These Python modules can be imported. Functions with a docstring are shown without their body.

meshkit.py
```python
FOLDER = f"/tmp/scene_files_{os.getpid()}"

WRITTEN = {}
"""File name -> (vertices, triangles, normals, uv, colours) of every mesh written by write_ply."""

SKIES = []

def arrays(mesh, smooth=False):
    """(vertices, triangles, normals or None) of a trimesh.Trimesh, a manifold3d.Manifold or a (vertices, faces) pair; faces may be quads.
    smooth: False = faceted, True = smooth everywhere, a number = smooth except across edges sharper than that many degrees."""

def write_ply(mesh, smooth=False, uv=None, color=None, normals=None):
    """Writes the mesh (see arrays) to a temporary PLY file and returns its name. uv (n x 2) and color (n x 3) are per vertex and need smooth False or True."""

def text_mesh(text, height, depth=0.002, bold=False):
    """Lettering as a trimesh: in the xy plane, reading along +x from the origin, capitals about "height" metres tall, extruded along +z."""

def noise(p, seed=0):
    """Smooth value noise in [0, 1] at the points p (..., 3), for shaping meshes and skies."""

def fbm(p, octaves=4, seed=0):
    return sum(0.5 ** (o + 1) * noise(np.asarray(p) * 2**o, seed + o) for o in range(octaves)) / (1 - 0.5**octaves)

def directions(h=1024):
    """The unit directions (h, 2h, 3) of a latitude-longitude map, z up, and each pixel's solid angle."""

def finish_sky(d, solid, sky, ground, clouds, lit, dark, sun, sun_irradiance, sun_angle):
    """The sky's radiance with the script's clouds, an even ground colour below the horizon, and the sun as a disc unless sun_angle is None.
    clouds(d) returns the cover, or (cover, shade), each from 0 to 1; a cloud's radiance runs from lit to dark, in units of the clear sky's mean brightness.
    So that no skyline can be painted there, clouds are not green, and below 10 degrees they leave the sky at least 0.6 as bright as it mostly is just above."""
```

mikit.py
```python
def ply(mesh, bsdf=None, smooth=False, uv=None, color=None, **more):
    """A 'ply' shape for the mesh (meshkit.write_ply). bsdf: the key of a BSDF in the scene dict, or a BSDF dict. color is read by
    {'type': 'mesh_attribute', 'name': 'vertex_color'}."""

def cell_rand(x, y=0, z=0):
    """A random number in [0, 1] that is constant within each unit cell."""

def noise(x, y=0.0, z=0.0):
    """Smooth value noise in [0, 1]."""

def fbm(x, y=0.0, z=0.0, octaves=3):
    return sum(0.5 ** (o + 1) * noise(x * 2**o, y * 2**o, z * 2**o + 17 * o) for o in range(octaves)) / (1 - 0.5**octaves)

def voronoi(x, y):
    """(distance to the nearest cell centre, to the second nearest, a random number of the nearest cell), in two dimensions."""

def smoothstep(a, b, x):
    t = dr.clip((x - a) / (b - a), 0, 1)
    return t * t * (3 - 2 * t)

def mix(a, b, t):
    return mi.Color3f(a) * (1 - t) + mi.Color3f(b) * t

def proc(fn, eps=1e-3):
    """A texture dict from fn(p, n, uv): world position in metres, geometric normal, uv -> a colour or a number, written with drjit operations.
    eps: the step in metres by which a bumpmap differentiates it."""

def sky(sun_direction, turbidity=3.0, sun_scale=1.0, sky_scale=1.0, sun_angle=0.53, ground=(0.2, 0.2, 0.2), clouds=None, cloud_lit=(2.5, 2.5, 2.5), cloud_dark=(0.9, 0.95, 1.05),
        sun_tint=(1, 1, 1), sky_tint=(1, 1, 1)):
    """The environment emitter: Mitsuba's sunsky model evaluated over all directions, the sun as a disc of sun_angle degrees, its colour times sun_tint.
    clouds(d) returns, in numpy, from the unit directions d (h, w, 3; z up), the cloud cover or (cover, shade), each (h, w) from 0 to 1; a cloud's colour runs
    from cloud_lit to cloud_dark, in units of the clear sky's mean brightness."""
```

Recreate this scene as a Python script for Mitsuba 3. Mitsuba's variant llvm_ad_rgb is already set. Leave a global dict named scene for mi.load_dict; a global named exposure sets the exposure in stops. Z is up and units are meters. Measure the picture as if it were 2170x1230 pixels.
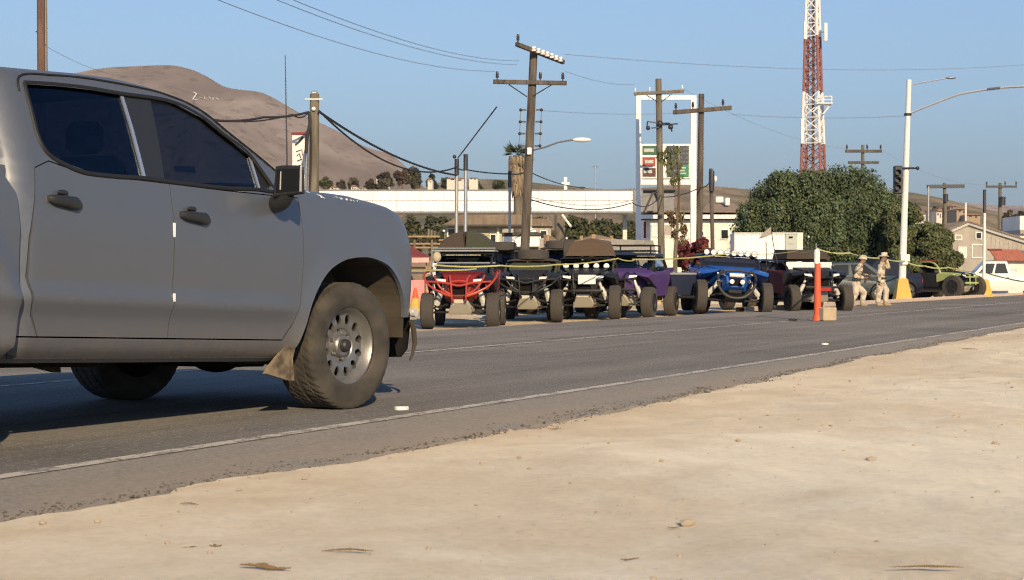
import math, random
import numpy as np
import trimesh
import manifold3d as m3
import drjit as dr
import mitsuba as mi
import shapely.geometry as sg
import shapely.affinity as sa
from scipy.spatial import Delaunay
import mikit, meshkit
from mikit import noise, fbm, voronoi, cell_rand, smoothstep, mix, proc

T = mi.ScalarTransform4f
scene, labels = {}, {}

# ------------------------------------------------------------------ camera, light, exposure
FOC, CX, HOR, EYE = 3474.0, 1085.0, 586.0, 0.88      # focal length in pixels of the 2170 wide photograph, centre column, horizon row, eye height
exposure = 1.9
pitch_down = math.atan((615.0 - HOR) / FOC)
scene['camera'] = {
    'type': 'thinlens', 'aperture_radius': 0.003, 'focus_distance': 11.0, 'fov': 2 * math.degrees(math.atan(1085.0 / FOC)), 'fov_axis': 'x', 'near_clip': 0.2, 'far_clip': 12000.0,
    'to_world': T().look_at(origin=[0, 0, EYE], target=[0, math.cos(pitch_down), EYE - math.sin(pitch_down)], up=[0, 0, 1])}
SUN_EL = math.radians(22.0)
sun = [0.19 * math.cos(SUN_EL), -0.982 * math.cos(SUN_EL), math.sin(SUN_EL)]
def horizon_haze(d):
    el = np.degrees(np.arcsin(np.clip(d[..., 2], 0, 1)))
    return .72 * np.exp(-(el / 6.8) ** 2)
scene['sky_light'] = mikit.sky(sun, clouds=horizon_haze, cloud_lit=(.46, .56, .82), cloud_dark=(.5, .6, .75), turbidity=2.2, sun_tint=(0.98, 1.0, 1.03), sky_tint=(1.06, 1.12, 1.33), ground=(0.25, 0.21, 0.17))

# ------------------------------------------------------------------ placing helpers
def V(px, py, Y):
    """World point at depth Y seen at this place of the photograph."""
    return np.array([(px - CX) / FOC * Y, Y, EYE - (py - HOR) / FOC * Y])
def H(py, Y): return EYE - (py - HOR) / FOC * Y
def X(px, Y): return (px - CX) / FOC * Y
RA = math.radians(63.4)
RD = np.array([math.cos(RA), math.sin(RA)])            # direction of the road
RN = np.array([-math.sin(RA), math.cos(RA)])           # to the left across the road
E0 = np.array([-2.24, 7.16])                           # a point of the near edge line
def road(s, n, z=0.0):
    p = E0 + RD * s + RN * n
    return np.array([p[0], p[1], z])
def to_road(x, y):
    x, y = np.asarray(x) - E0[0], np.asarray(y) - E0[1]
    return x * RD[0] + y * RD[1], x * RN[0] + y * RN[1]
def lot_z(x, y):
    s, n = to_road(x, y)
    t = np.clip((s - 22.0) / 14.0, 0, 1)
    return -0.2 + 0.13 * t * t * (3 - 2 * t)

# ------------------------------------------------------------------ mesh building
class MB:
    def __init__(self): self.v, self.f, self.n = [], [], 0
    def add(self, v, f):
        v, f = np.asarray(v, float), np.asarray(f, int)
        if f.ndim == 2 and f.shape[1] == 4: f = np.vstack([f[:, [0, 1, 2]], f[:, [0, 2, 3]]])
        self.v.append(v); self.f.append(f + self.n); self.n += len(v); return self
    def tm(self, m): return self.add(m.vertices, m.faces)
    def man(self, m):
        q = m.to_mesh(); return self.add(q.vert_properties[:, :3], q.tri_verts)
    def box(self, c, size, rot=None, bev=0.0):
        sx, sy, sz = np.asarray(size, float) / 2
        if bev <= 0:
            v = np.array([[x, y, z] for x in (-sx, sx) for y in (-sy, sy) for z in (-sz, sz)])
            f = [[0, 1, 3, 2], [4, 6, 7, 5], [0, 4, 5, 1], [2, 3, 7, 6], [0, 2, 6, 4], [1, 5, 7, 3]]
        else:
            b = min(bev, sx * .9, sy * .9, sz * .9)
            pts = []
            for x in (-1, 1):
                for y in (-1, 1):
                    for z in (-1, 1):
                        pts += [[x * sx, y * (sy - b), z * (sz - b)], [x * (sx - b), y * sy, z * (sz - b)], [x * (sx - b), y * (sy - b), z * sz]]
            h = trimesh.convex.convex_hull(np.array(pts)); v, f = h.vertices, h.faces
        v = np.asarray(v)
        if rot is not None: v = v @ np.asarray(rot).T
        return self.add(v + np.asarray(c, float), f)
    def cyl(self, p0, p1, r0, r1=None, n=10, caps=True):
        r1 = r0 if r1 is None else r1
        p0, p1 = np.asarray(p0, float), np.asarray(p1, float)
        return self.tube([p0, p1], [r0, r1], n, caps)
    def tube(self, pts, r, n=8, caps=True, closed=False):
        p = np.asarray(pts, float); k = len(p); r = np.broadcast_to(r, (k,))
        t = np.roll(p, -1, 0) - np.roll(p, 1, 0) if closed else np.gradient(p, axis=0)
        t = t / (np.linalg.norm(t, axis=1, keepdims=True) + 1e-12)
        ref = np.array([0, 0, 1.0]) if abs(t[:, 2]).mean() < .8 else np.array([1.0, 0, 0])
        a = np.cross(t, ref); a /= np.linalg.norm(a, axis=1, keepdims=True) + 1e-12
        b = np.cross(t, a); an = np.arange(n) * 2 * np.pi / n
        v = (p[:, None] + r[:, None, None] * (np.cos(an)[None, :, None] * a[:, None] + np.sin(an)[None, :, None] * b[:, None])).reshape(-1, 3)
        f = []
        for i in range(k if closed else k - 1):
            i2 = (i + 1) % k
            for j in range(n):
                j2 = (j + 1) % n; f.append([i * n + j, i * n + j2, i2 * n + j2, i2 * n + j])
        f = np.array(f); f = np.vstack([f[:, [0, 1, 2]], f[:, [0, 2, 3]]])
        if caps and not closed:
            v = np.vstack([v, p[0], p[-1]]); c0, c1 = k * n, k * n + 1
            f = np.vstack([f, [[c0, (j + 1) % n, j] for j in range(n)], [[c1, (k - 1) * n + j, (k - 1) * n + (j + 1) % n] for j in range(n)]])
        return self.add(v, f)
    def lathe(self, prof, c=(0, 0, 0), axis='z', n=24):
        """prof: list of (radius, height)."""
        pr = np.asarray(prof, float); an = np.arange(n) * 2 * np.pi / n; k = len(pr)
        v = np.stack([pr[:, None, 0] * np.cos(an), pr[:, None, 0] * np.sin(an), np.broadcast_to(pr[:, 1:2], (k, n))], -1).reshape(-1, 3)
        f = [[i * n + j, i * n + (j + 1) % n, (i + 1) * n + (j + 1) % n, (i + 1) * n + j] for i in range(k - 1) for j in range(n)]
        if axis == 'y': v = v[:, [0, 2, 1]] * [1, 1, -1]
        if axis == 'x': v = v[:, [2, 1, 0]] * [1, 1, -1]
        return self.add(v + np.asarray(c, float), f)
    def prism(self, poly, w0, w1, plane='xz', hole=None):
        """Extrude a 2-D polygon: in plane xz along y from w0 to w1, in yz along x, in xy along z."""
        pg = poly if hasattr(poly, 'geom_type') else sg.Polygon(poly, hole or [])
        for g in getattr(pg, 'geoms', [pg]):
            m = trimesh.creation.extrude_polygon(g, w1 - w0, engine='earcut'); v = np.array(m.vertices); v[:, 2] += w0; f = m.faces
            if plane == 'xz': v = v[:, [0, 2, 1]]; f = f[:, ::-1]
            if plane == 'yz': v = v[:, [2, 0, 1]]
            self.add(v, f)
        return self
    def ball(self, c, r, sub=2, scale=(1, 1, 1)):
        m = trimesh.creation.icosphere(sub, r); return self.add(m.vertices * np.asarray(scale) + np.asarray(c, float), m.faces)
    def quad(self, a, b, c, d): return self.add([a, b, c, d], [[0, 1, 2, 3]])
    def get(self): return np.vstack(self.v), np.vstack(self.f)

COUNT = {}
def key_of(base):
    n = COUNT.get(base, 0); COUNT[base] = n + 1
    return base if n == 0 else f'{base}_{n:03d}'
def tag(k, label=None, cat=None, group=None, kind=None):
    d = labels.setdefault(k, {})
    for a, b in (('label', label), ('category', cat), ('group', group), ('kind', kind)):
        if b: d[a] = b
    return k
PLACE = {}
def thing(name, label, cat, group=None, at=None):
    k = key_of(name); tag(k, label, cat, group)
    if at is not None: PLACE[k] = at
    return k
def part(parent, name, mesh, mat, smooth=False, label=None, kind=None, color=None, at=None):
    k = key_of(f'{parent}__{name}')
    more = {}
    root = k.split('__')[0]
    tw = at if at is not None else PLACE.get(root)
    if tw is not None: more['to_world'] = tw
    scene[k] = mikit.ply(mesh.get() if isinstance(mesh, MB) else mesh, mat, smooth=smooth, color=color, **more)
    if label or kind: tag(k, label, kind=kind)
    return k
def solo(name, mesh, mat, label, cat, group=None, smooth=False, kind=None, color=None, at=None):
    k = key_of(name)
    more = {'to_world': at} if at is not None else {}
    scene[k] = mikit.ply(mesh.get() if isinstance(mesh, MB) else mesh, mat, smooth=smooth, color=color, **more)
    return tag(k, label, cat, group, kind)
def struct(name, mesh, mat, smooth=False, color=None):
    k = key_of(name); scene[k] = mikit.ply(mesh.get() if isinstance(mesh, MB) else mesh, mat, smooth=smooth, color=color)
    return tag(k, kind='structure')
def frame(p, ang=0.0, pitch=0.0, roll=0.0, scale=1.0):
    """Local x forward turned by ang degrees about z, then moved to p."""
    return T().translate([float(q) for q in p]) @ T().rotate([0, 0, 1], ang) @ T().rotate([0, 1, 0], pitch) @ T().rotate([1, 0, 0], roll) @ T().scale(scale)
def lerp_path(pts, n):
    p = np.asarray(pts, float); d = np.r_[0, np.cumsum(np.linalg.norm(np.diff(p, axis=0), axis=1))]
    t = np.linspace(0, d[-1], n); return np.stack([np.interp(t, d, p[:, i]) for i in range(p.shape[1])], -1)
def spline(pts, n):
    from scipy.interpolate import PchipInterpolator
    p = np.asarray(pts, float); d = np.r_[0, np.cumsum(np.linalg.norm(np.diff(p, axis=0), axis=1))]
    t = np.linspace(0, d[-1], n); return np.stack([PchipInterpolator(d, p[:, i])(t) for i in range(p.shape[1])], -1)

# ------------------------------------------------------------------ materials
def two(b): return {'type': 'twosided', 'bsdf': b}
def rgb(c): return {'type': 'rgb', 'value': list(c)}
def mat(name, c, rough=.6, metal=0.0, coat=0.0, spec=.4, bump=None):
    b = {'type': 'principled', 'base_color': c if isinstance(c, dict) else rgb(c), 'roughness': rough, 'metallic': metal, 'specular': spec}
    if coat: b['clearcoat'] = coat; b['clearcoat_gloss'] = .92
    if bump is not None: b = {'type': 'bumpmap', 'arbitrary': bump[0], 'scale': bump[1], 'bsdf': b}
    scene[name] = two(b); return name

def asphalt_c(p, n, uv):
    g = fbm(p.x * 60, p.y * 60, 0, 3); big = fbm(p.x * .55 + 3, p.y * .55, 1, 3)
    nn = (p.x - E0[0]) * RN[0] + (p.y - E0[1]) * RN[1]; ss = (p.x - E0[0]) * RD[0] + (p.y - E0[1]) * RD[1]
    streak = fbm(ss * .12, nn * 5.0, 4, 3)
    wear = dr.exp(-dr.square((dr.abs(nn - 2.0) - .85) / .33)) + dr.exp(-dr.square((dr.abs(nn - 6.1) - .85) / .33))
    v = .128 + .060 * (g - .5) + .075 * (big - .5) + .06 * (streak - .5) + .012 * wear
    shoulder = smoothstep(.12, -.1, nn + .12 * (noise(ss * 3, 1, 2) - .5))
    dust = smoothstep(-.1, -.95, nn) * smoothstep(.2, .7, fbm(p.x * 2.2, p.y * 2.2, 7, 3)) + .5 * smoothstep(7.2, 8.0, nn)
    fl, sl, ra = voronoi(ss * .23, nn * .55)
    cr = smoothstep(.030, .008, sl - fl) * smoothstep(.55, .7, noise(ss * .3, nn * .4, 9))
    v = v * (1 - .45 * cr)
    c = mi.Color3f(v * 1.03, v * .98, v * .95)
    speck = smoothstep(.74, .86, noise(p.x * 75, p.y * 75, 8))
    c = c + mi.Color3f(.07, .066, .06) * speck
    c = mix(c, mi.Color3f(.240, .222, .200) * (.74 + .52 * g), .70 * shoulder)
    return mix(c, mi.Color3f(.30, .235, .165), dr.clip(.35 * dust, 0, 1))
def asphalt_h(p, n, uv): return noise(p.x * 70, p.y * 70) + .5 * noise(p.x * 160, p.y * 160, 3)
mat('asphalt', proc(asphalt_c), .88, spec=.25, bump=(proc(asphalt_h, 2e-3), .004))
def sand_c(p, n, uv):
    g = fbm(p.x * 38, p.y * 38, 0, 3); b = fbm(p.x * .5, p.y * .5 + 7, 2, 4); m = fbm(p.x * 4, p.y * 4, 5, 3)
    speck = smoothstep(.80, .9, noise(p.x * 55, p.y * 55, 6))
    c = mix(mi.Color3f(.470, .412, .318), mi.Color3f(.550, .508, .415), smoothstep(.34, .66, .65 * b + .35 * m))
    c = c * (.92 + .16 * g)
    nn = (p.x - E0[0]) * RN[0] + (p.y - E0[1]) * RN[1] + 1.4 * (b - .5)
    c = c * mix(mi.Color3f(1, 1, 1), mi.Color3f(.92, .875, .82), smoothstep(-2.6, -1.2, nn))
    return mix(c, mi.Color3f(.20, .14, .09), .12 * speck)
def sand_h(p, n, uv): return fbm(p.x * 30, p.y * 30, 0, 3) + .4 * noise(p.x * 110, p.y * 110, 1)
mat('sand', proc(sand_c), .95, spec=.1, bump=(proc(sand_h, 3e-3), .0035))
def lot_c(p, n, uv):
    b = fbm(p.x * .35, p.y * .35, 2, 4); g = fbm(p.x * 9, p.y * 9, 0, 3)
    return mix(mi.Color3f(.30, .245, .18), mi.Color3f(.46, .385, .29), smoothstep(.3, .7, b)) * (.8 + .4 * g)
mat('lot', proc(lot_c), .95, spec=.1)
def hill_c(p, n, uv):
    b = fbm(p.x * .012, p.y * .006, p.z * .02, 4); g = fbm(p.x * .09, p.y * .05, p.z * .12, 4)
    c = mix(mi.Color3f(.165, .135, .118), mi.Color3f(.24, .20, .18), smoothstep(.3, .7, b))
    scrub = smoothstep(.56, .72, g)
    return mix(c, mi.Color3f(.11, .095, .065), .6 * scrub)
mat('hill_dirt', proc(hill_c), .95, spec=.05)
def green_hill_c(p, n, uv):
    b = fbm(p.x * .03, p.y * .02, p.z * .08, 4); g = fbm(p.x * .2, p.y * .1, p.z * .3, 3)
    return mix(mi.Color3f(.105, .098, .066), mi.Color3f(.19, .150, .112), smoothstep(.35, .65, b)) * (.7 + .6 * g)
mat('scrub_dirt', proc(green_hill_c), .95, spec=.05)
def paint_line_c(p, n, uv):
    w = fbm(p.x * 7, p.y * 7, 0, 3); g = noise(p.x * 45, p.y * 45, 3)
    return mix(mi.Color3f(.36, .34, .31), mi.Color3f(.14, .13, .12), dr.clip(smoothstep(.46, .64, .6 * w + .4 * g), 0, 1) * .8)
mat('road_paint', proc(paint_line_c), .8)
mat('kerb_concrete', (.50, .40, .33), .9)
def truck_c(p, n, uv):
    d = fbm(p.x * 3, p.y * 3, p.z * 3, 3); g = fbm(p.x * 24, p.y * 24, p.z * 9, 3)
    low = smoothstep(.72, .34, p.z + .28 * (d - .5)) * (.35 + .8 * g)
    film = .07 * smoothstep(.3, .75, d) * smoothstep(1.5, .6, p.z)
    return mix(mi.Color3f(.118, .133, .164), mi.Color3f(.24, .195, .145), dr.clip(.5 * low + film, 0, 1))
scene['truck_paint'] = two({'type': 'principled', 'base_color': proc(truck_c), 'roughness': .38, 'metallic': .30, 'specular': .5, 'clearcoat': 1.0, 'clearcoat_gloss': .95})
def tyre_c(p, n, uv):
    d = fbm(p.x * 7, p.y * 7, p.z * 7, 3); g = fbm(p.x * 60, p.y * 60, p.z * 60, 2)
    return mix(mi.Color3f(.048, .045, .042), mi.Color3f(.100, .090, .079), dr.clip(smoothstep(.2, .8, d) * (.7 + .4 * g), 0, 1))
mat('tyre', proc(tyre_c), .9, spec=.2)
mat('dusty_tyre', (.075, .068, .062), .92, spec=.2)
mat('black_trim', (.016, .017, .019), .55, spec=.4)
mat('satin_black', (.024, .025, .028), .4, spec=.4)
mat('dark_void', (.012, .011, .011), .9, spec=.1)
mat('interior', (.035, .036, .040), .8)
mat('rim_metal', (.29, .285, .275), .40, metal=.75, spec=.5)
mat('dark_metal', (.05, .05, .052), .5, metal=.5)
mat('steel', (.42, .42, .42), .35, metal=.8)
mat('chrome_strip', (.70, .70, .70), .25, metal=.8)
def flap_c(p, n, uv):
    g = fbm(p.x * 14, p.y * 14, p.z * 14, 3)
    return mix(mi.Color3f(.10, .08, .058), mi.Color3f(.25, .20, .14), smoothstep(.3, .65, g))
mat('mud', proc(flap_c), .95, spec=.1)
scene['glass_rear'] = {'type': 'thindielectric', 'int_ior': 1.5, 'specular_transmittance': rgb((.015, .02, .03)), 'specular_reflectance': rgb((.22, .30, .42))}
scene['glass_front'] = {'type': 'thindielectric', 'int_ior': 1.5, 'specular_transmittance': rgb((.10, .115, .135)), 'specular_reflectance': rgb((.22, .30, .42))}
scene['glass_clear'] = {'type': 'thindielectric', 'int_ior': 1.5, 'specular_transmittance': rgb((.8, .83, .83))}
mat('mirror_glass', (.015, .016, .018), .06, spec=.8)
mat('white', (.78, .78, .76), .5)
mat('white_bright', (.84, .84, .83), .4)
mat('sticker', (.30, .33, .27), .6)
mat('red_lens', (.35, .02, .02), .3, coat=.5)
mat('amber', (.6, .28, .03), .35, coat=.4)
mat('well_liner', proc(lambda p, n, uv: mix(mi.Color3f(.05, .045, .04), mi.Color3f(.10, .085, .068), fbm(p.x * 9, p.y * 9, p.z * 9, 3))), .95, spec=.1)
mat('porcelain_lamp', (.55, .55, .53), .3)
mat('glint_grey', (.42, .43, .43), .7)
# ------------------------------------------------------------------ the pickup truck
PIT = math.radians(2.4)
TO = np.array([-1.08, 10.85]) + .97 * RN
def truck_frame(pitched=True):
    c, s = (math.cos(PIT), math.sin(PIT)) if pitched else (1, 0)
    A = np.eye(4); A[:3, :3] = np.array([[RD[0], RN[0], 0], [RD[1], RN[1], 0], [0, 0, 1]]) @ np.array([[c, 0, s], [0, 1, 0], [-s, 0, c]])
    A[:2, 3] = TO
    return mi.ScalarTransform4f(A.tolist())
truck = thing('pickup_truck', 'large dusty grey crew cab pickup truck in the left foreground, cut off by the frame', 'pickup truck', at=truck_frame())
UNP = truck_frame(False)
TOPL = np.array([[-5.2, 1.30], [-3.4, 1.30], [-3.20, 1.60], [-3.15, 1.80], [-2.995, 1.824], [-2.72, 1.850], [-2.425, 1.880], [-2.114, 1.902], [-1.832, 1.899], [-1.568, 1.878], [-1.383, 1.840], [-1.188, 1.738], [-.99, 1.640], [-.781, 1.543], [-.56, 1.44], [-.35, 1.423], [-.1, 1.428], [.11, 1.43], [.40, 1.412], [.57, 1.398], [.675, 1.376], [.745, 1.342], [.795, 1.303], [.93, 1.146], [1.01, .969], [1.02, .8]])
def ztop(l): return np.interp(l, TOPL[:, 0], TOPL[:, 1])
def width(l, z):
    """Half width of the body skin."""
    z = np.asarray(z, float); l = np.asarray(l, float)
    w = np.interp(z, [.25, .31, .36, .41, .45, .6, .8, .98, 1.13, 1.22, 1.34, 1.45, 1.62, 1.84, 1.95], [.80, .85, .93, .962, .968, .985, 1.0, 1.003, .992, .975, .952, .915, .855, .765, .70])
    w = w + .024 * np.exp(-((z - .65) / .055) ** 2) * np.clip((-.55 - l) / .3, 0, 1)                        # lower door crease
    d = np.hypot((l - .03) / 1.02, z - .43)
    w = w + .035 * np.exp(-((d - .60) / .08) ** 2) * (z > .38) * (l > -1.2)            # arch flare
    w = w - np.clip((l - .55) / .50, 0, 1) ** 2 * .20                                  # nose
    w = w - np.clip((-2.99 - l) / .16, 0, 1) ** 2 * .10 * (l > -3.45)                    # rear corner of the cab
    return w
def RR(l): return np.interp(l, [-.95, -.5], [.055, .10])
def skin(l, v):
    zt = ztop(l); r = RR(l); v0 = zt - r
    z = np.where(v <= v0, v, v0 + r * np.sin(np.clip((v - v0) / r, 0, np.pi / 2)))
    y = width(l, z) - np.where(v > v0, r * (1 - np.cos(np.clip((v - v0) / r, 0, np.pi / 2))), 0)
    return np.stack([l, -y, z], -1)
def resample(ring, step):
    p = np.asarray(ring.coords)[:-1]; out = []
    for a, b in zip(p, np.roll(p, -1, 0)):
        k = max(1, int(np.ceil(np.linalg.norm(b - a) / step)))
        out += [a + (b - a) * i / k for i in range(k)]
    return np.array(out)
def panel(poly, side=-1, step=.035, flange=.03, fn=skin, push=0.0):
    """Curved sheet over a flat outline with a folded edge."""
    if not isinstance(poly, sg.Polygon): poly = sg.Polygon(poly)
    poly = sg.polygon.orient(poly.buffer(.018, join_style=1).buffer(-.018, join_style=1))
    rings = [resample(r, .025) for r in [poly.exterior, *poly.interiors]]
    x0, y0, x1, y1 = poly.bounds
    gx, gy = np.meshgrid(np.arange(x0 + step / 2, x1, step), np.arange(y0 + step / 2, y1, step))
    g = np.stack([gx.ravel(), gy.ravel()], -1)
    inn = poly.buffer(-.012)
    import shapely
    g = g[shapely.contains_xy(inn, g[:, 0], g[:, 1])]
    pts = np.vstack(rings + [g]); tri = Delaunay(pts).simplices
    c = pts[tri].mean(1); tri = tri[shapely.contains_xy(poly, c[:, 0], c[:, 1])]
    a, b, d = pts[tri[:, 0]], pts[tri[:, 1]], pts[tri[:, 2]]
    ar = (b[:, 0] - a[:, 0]) * (d[:, 1] - a[:, 1]) - (b[:, 1] - a[:, 1]) * (d[:, 0] - a[:, 0])
    tri = tri[abs(ar) > 1e-9]; ar = ar[abs(ar) > 1e-9]
    tri[ar < 0] = tri[ar < 0][:, ::-1]
    v = fn(pts[:, 0], pts[:, 1]); v[:, 1] -= push
    V_, F_, at = [v], [tri], 0; n = len(v)
    for r in rings if flange else []:
        k = len(r); ring = np.arange(at, at + k); inner = v[ring] + [0, flange, 0]
        V_ += [v[ring], inner]; i = np.arange(k); j = (i + 1) % k
        F_ += [np.stack([n + i, n + k + i, n + j], 1), np.stack([n + j, n + k + i, n + k + j], 1)]
        n += 2 * k; at += k
    v, f = np.vstack(V_), np.vstack(F_)
    if side > 0: v = v * [1, -1, 1]; f = f[:, ::-1]
    return MB().add(v, f)

front_door_o = [(-.628, 1.345), (-.622, 1.2), (-.628, .9), (-.645, .69), (-.70, .56), (-.79, .456), (-1.905, .456), (-1.905, 1.318), (-1.4, 1.325)]
rear_door_o = [(-1.913, 1.318), (-1.913, .456), (-2.935, .456), (-2.99, .56), (-3.035, .749), (-3.03, .95), (-2.995, 1.174), (-2.975, 1.30), (-2.87, 1.345), (-2.75, 1.325), (-2.53, 1.30), (-2.2, 1.312)]
rocker_o = [(-.735, .448), (-3.10, .448), (-3.115, .318), (-.80, .318), (-.70, .35)]
arch_o = [(-.70, .30), (-.63, .44), (-.585, .56), (-.50, .767), (-.337, .921), (-.119, .993), (.10, 1.012), (.349, .975), (.536, .864), (.606, .739), (.625, .62)]
arch_o = [(-.70, .30), (-.63, .44)] + [tuple(q_) for q_ in spline(arch_o[2:], 34)]
hood_v = [(l, ztop(l) - .10 + .10 * np.pi / 2) for l in np.linspace(.78, -.46, 28)]
fender_o = [(.625, .62)] + arch_o[::-1][1:] + [(-.725, .36), (-.78, .44), (-.692, .55), (-.636, .69), (-.619, .9), (-.613, 1.2), (-.615, 1.40), (-.53, 1.47)] + hood_v[::-1] + [(.82, 1.33), (.912, 1.14), (.98, .96), (.99, .63)]
roofl = [(l, float(ztop(l) - RR(l) + RR(l) * np.pi / 2)) for l in np.linspace(-3.12, -.60, 50)]
frame_out = [(-3.19, 1.25), (-3.20, 1.34), (-3.155, 1.6)] + roofl + [(-.535, 1.46), (-.622, 1.352), (-1.4, 1.331), (-1.9, 1.324), (-2.2, 1.318), (-2.53, 1.306), (-2.75, 1.332), (-2.87, 1.352), (-2.982, 1.305), (-3.0, 1.19), (-3.043, .95), (-3.05, .749), (-3.005, .555), (-2.945, .456), (-3.10, .456), (-3.105, .60), (-3.095, .8), (-3.085, 1.0), (-3.10, 1.16)]
win_o = [(-.87, 1.387), (-1.016, 1.374), (-1.4, 1.352), (-1.9, 1.342), (-2.12, 1.340), (-2.36, 1.327), (-2.574, 1.322), (-2.784, 1.358), (-2.875, 1.407), (-2.905, 1.508), (-2.905, 1.64), (-2.893, 1.745), (-2.626, 1.773), (-2.368, 1.791), (-2.117, 1.80), (-1.862, 1.815), (-1.74, 1.819), (-1.643, 1.813), (-1.4, 1.755), (-1.253, 1.679), (-1.033, 1.575), (-.95, 1.484)]
cab_frame_o = sg.Polygon(frame_out, [win_o])
cab_corner_o = [(-3.045, 1.0), (-3.043, .749), (-3.0, .56), (-2.945, .456), (-3.10, .456), (-3.105, .60), (-3.095, .8), (-3.085, .995)]
bed_o = [(-3.125, .33), (-3.125, .6), (-3.115, 1.0), (-3.13, 1.16), (-3.235, 1.285), (-3.24, 1.335), (-5.0, 1.36), (-5.02, .55), (-4.35, .5), (-4.28, .75), (-4.1, .95), (-3.74, 1.03), (-3.45, .95), (-3.33, .75), (-3.29, .5), (-3.28, .33)]
def bskin(l, v):
    y = width(np.minimum(l, -3.5) * 0 - 3.6, v) + .0 * l
    d = np.hypot((l + 3.74) / 1.02, v - .43)
    y = y + .035 * np.exp(-((d - .60) / .08) ** 2) * (v > .38)
    return np.stack([l, -y, v], -1)
def gskin(l, v): return np.stack([l, -width(l, v) + .022, v], -1)

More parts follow.
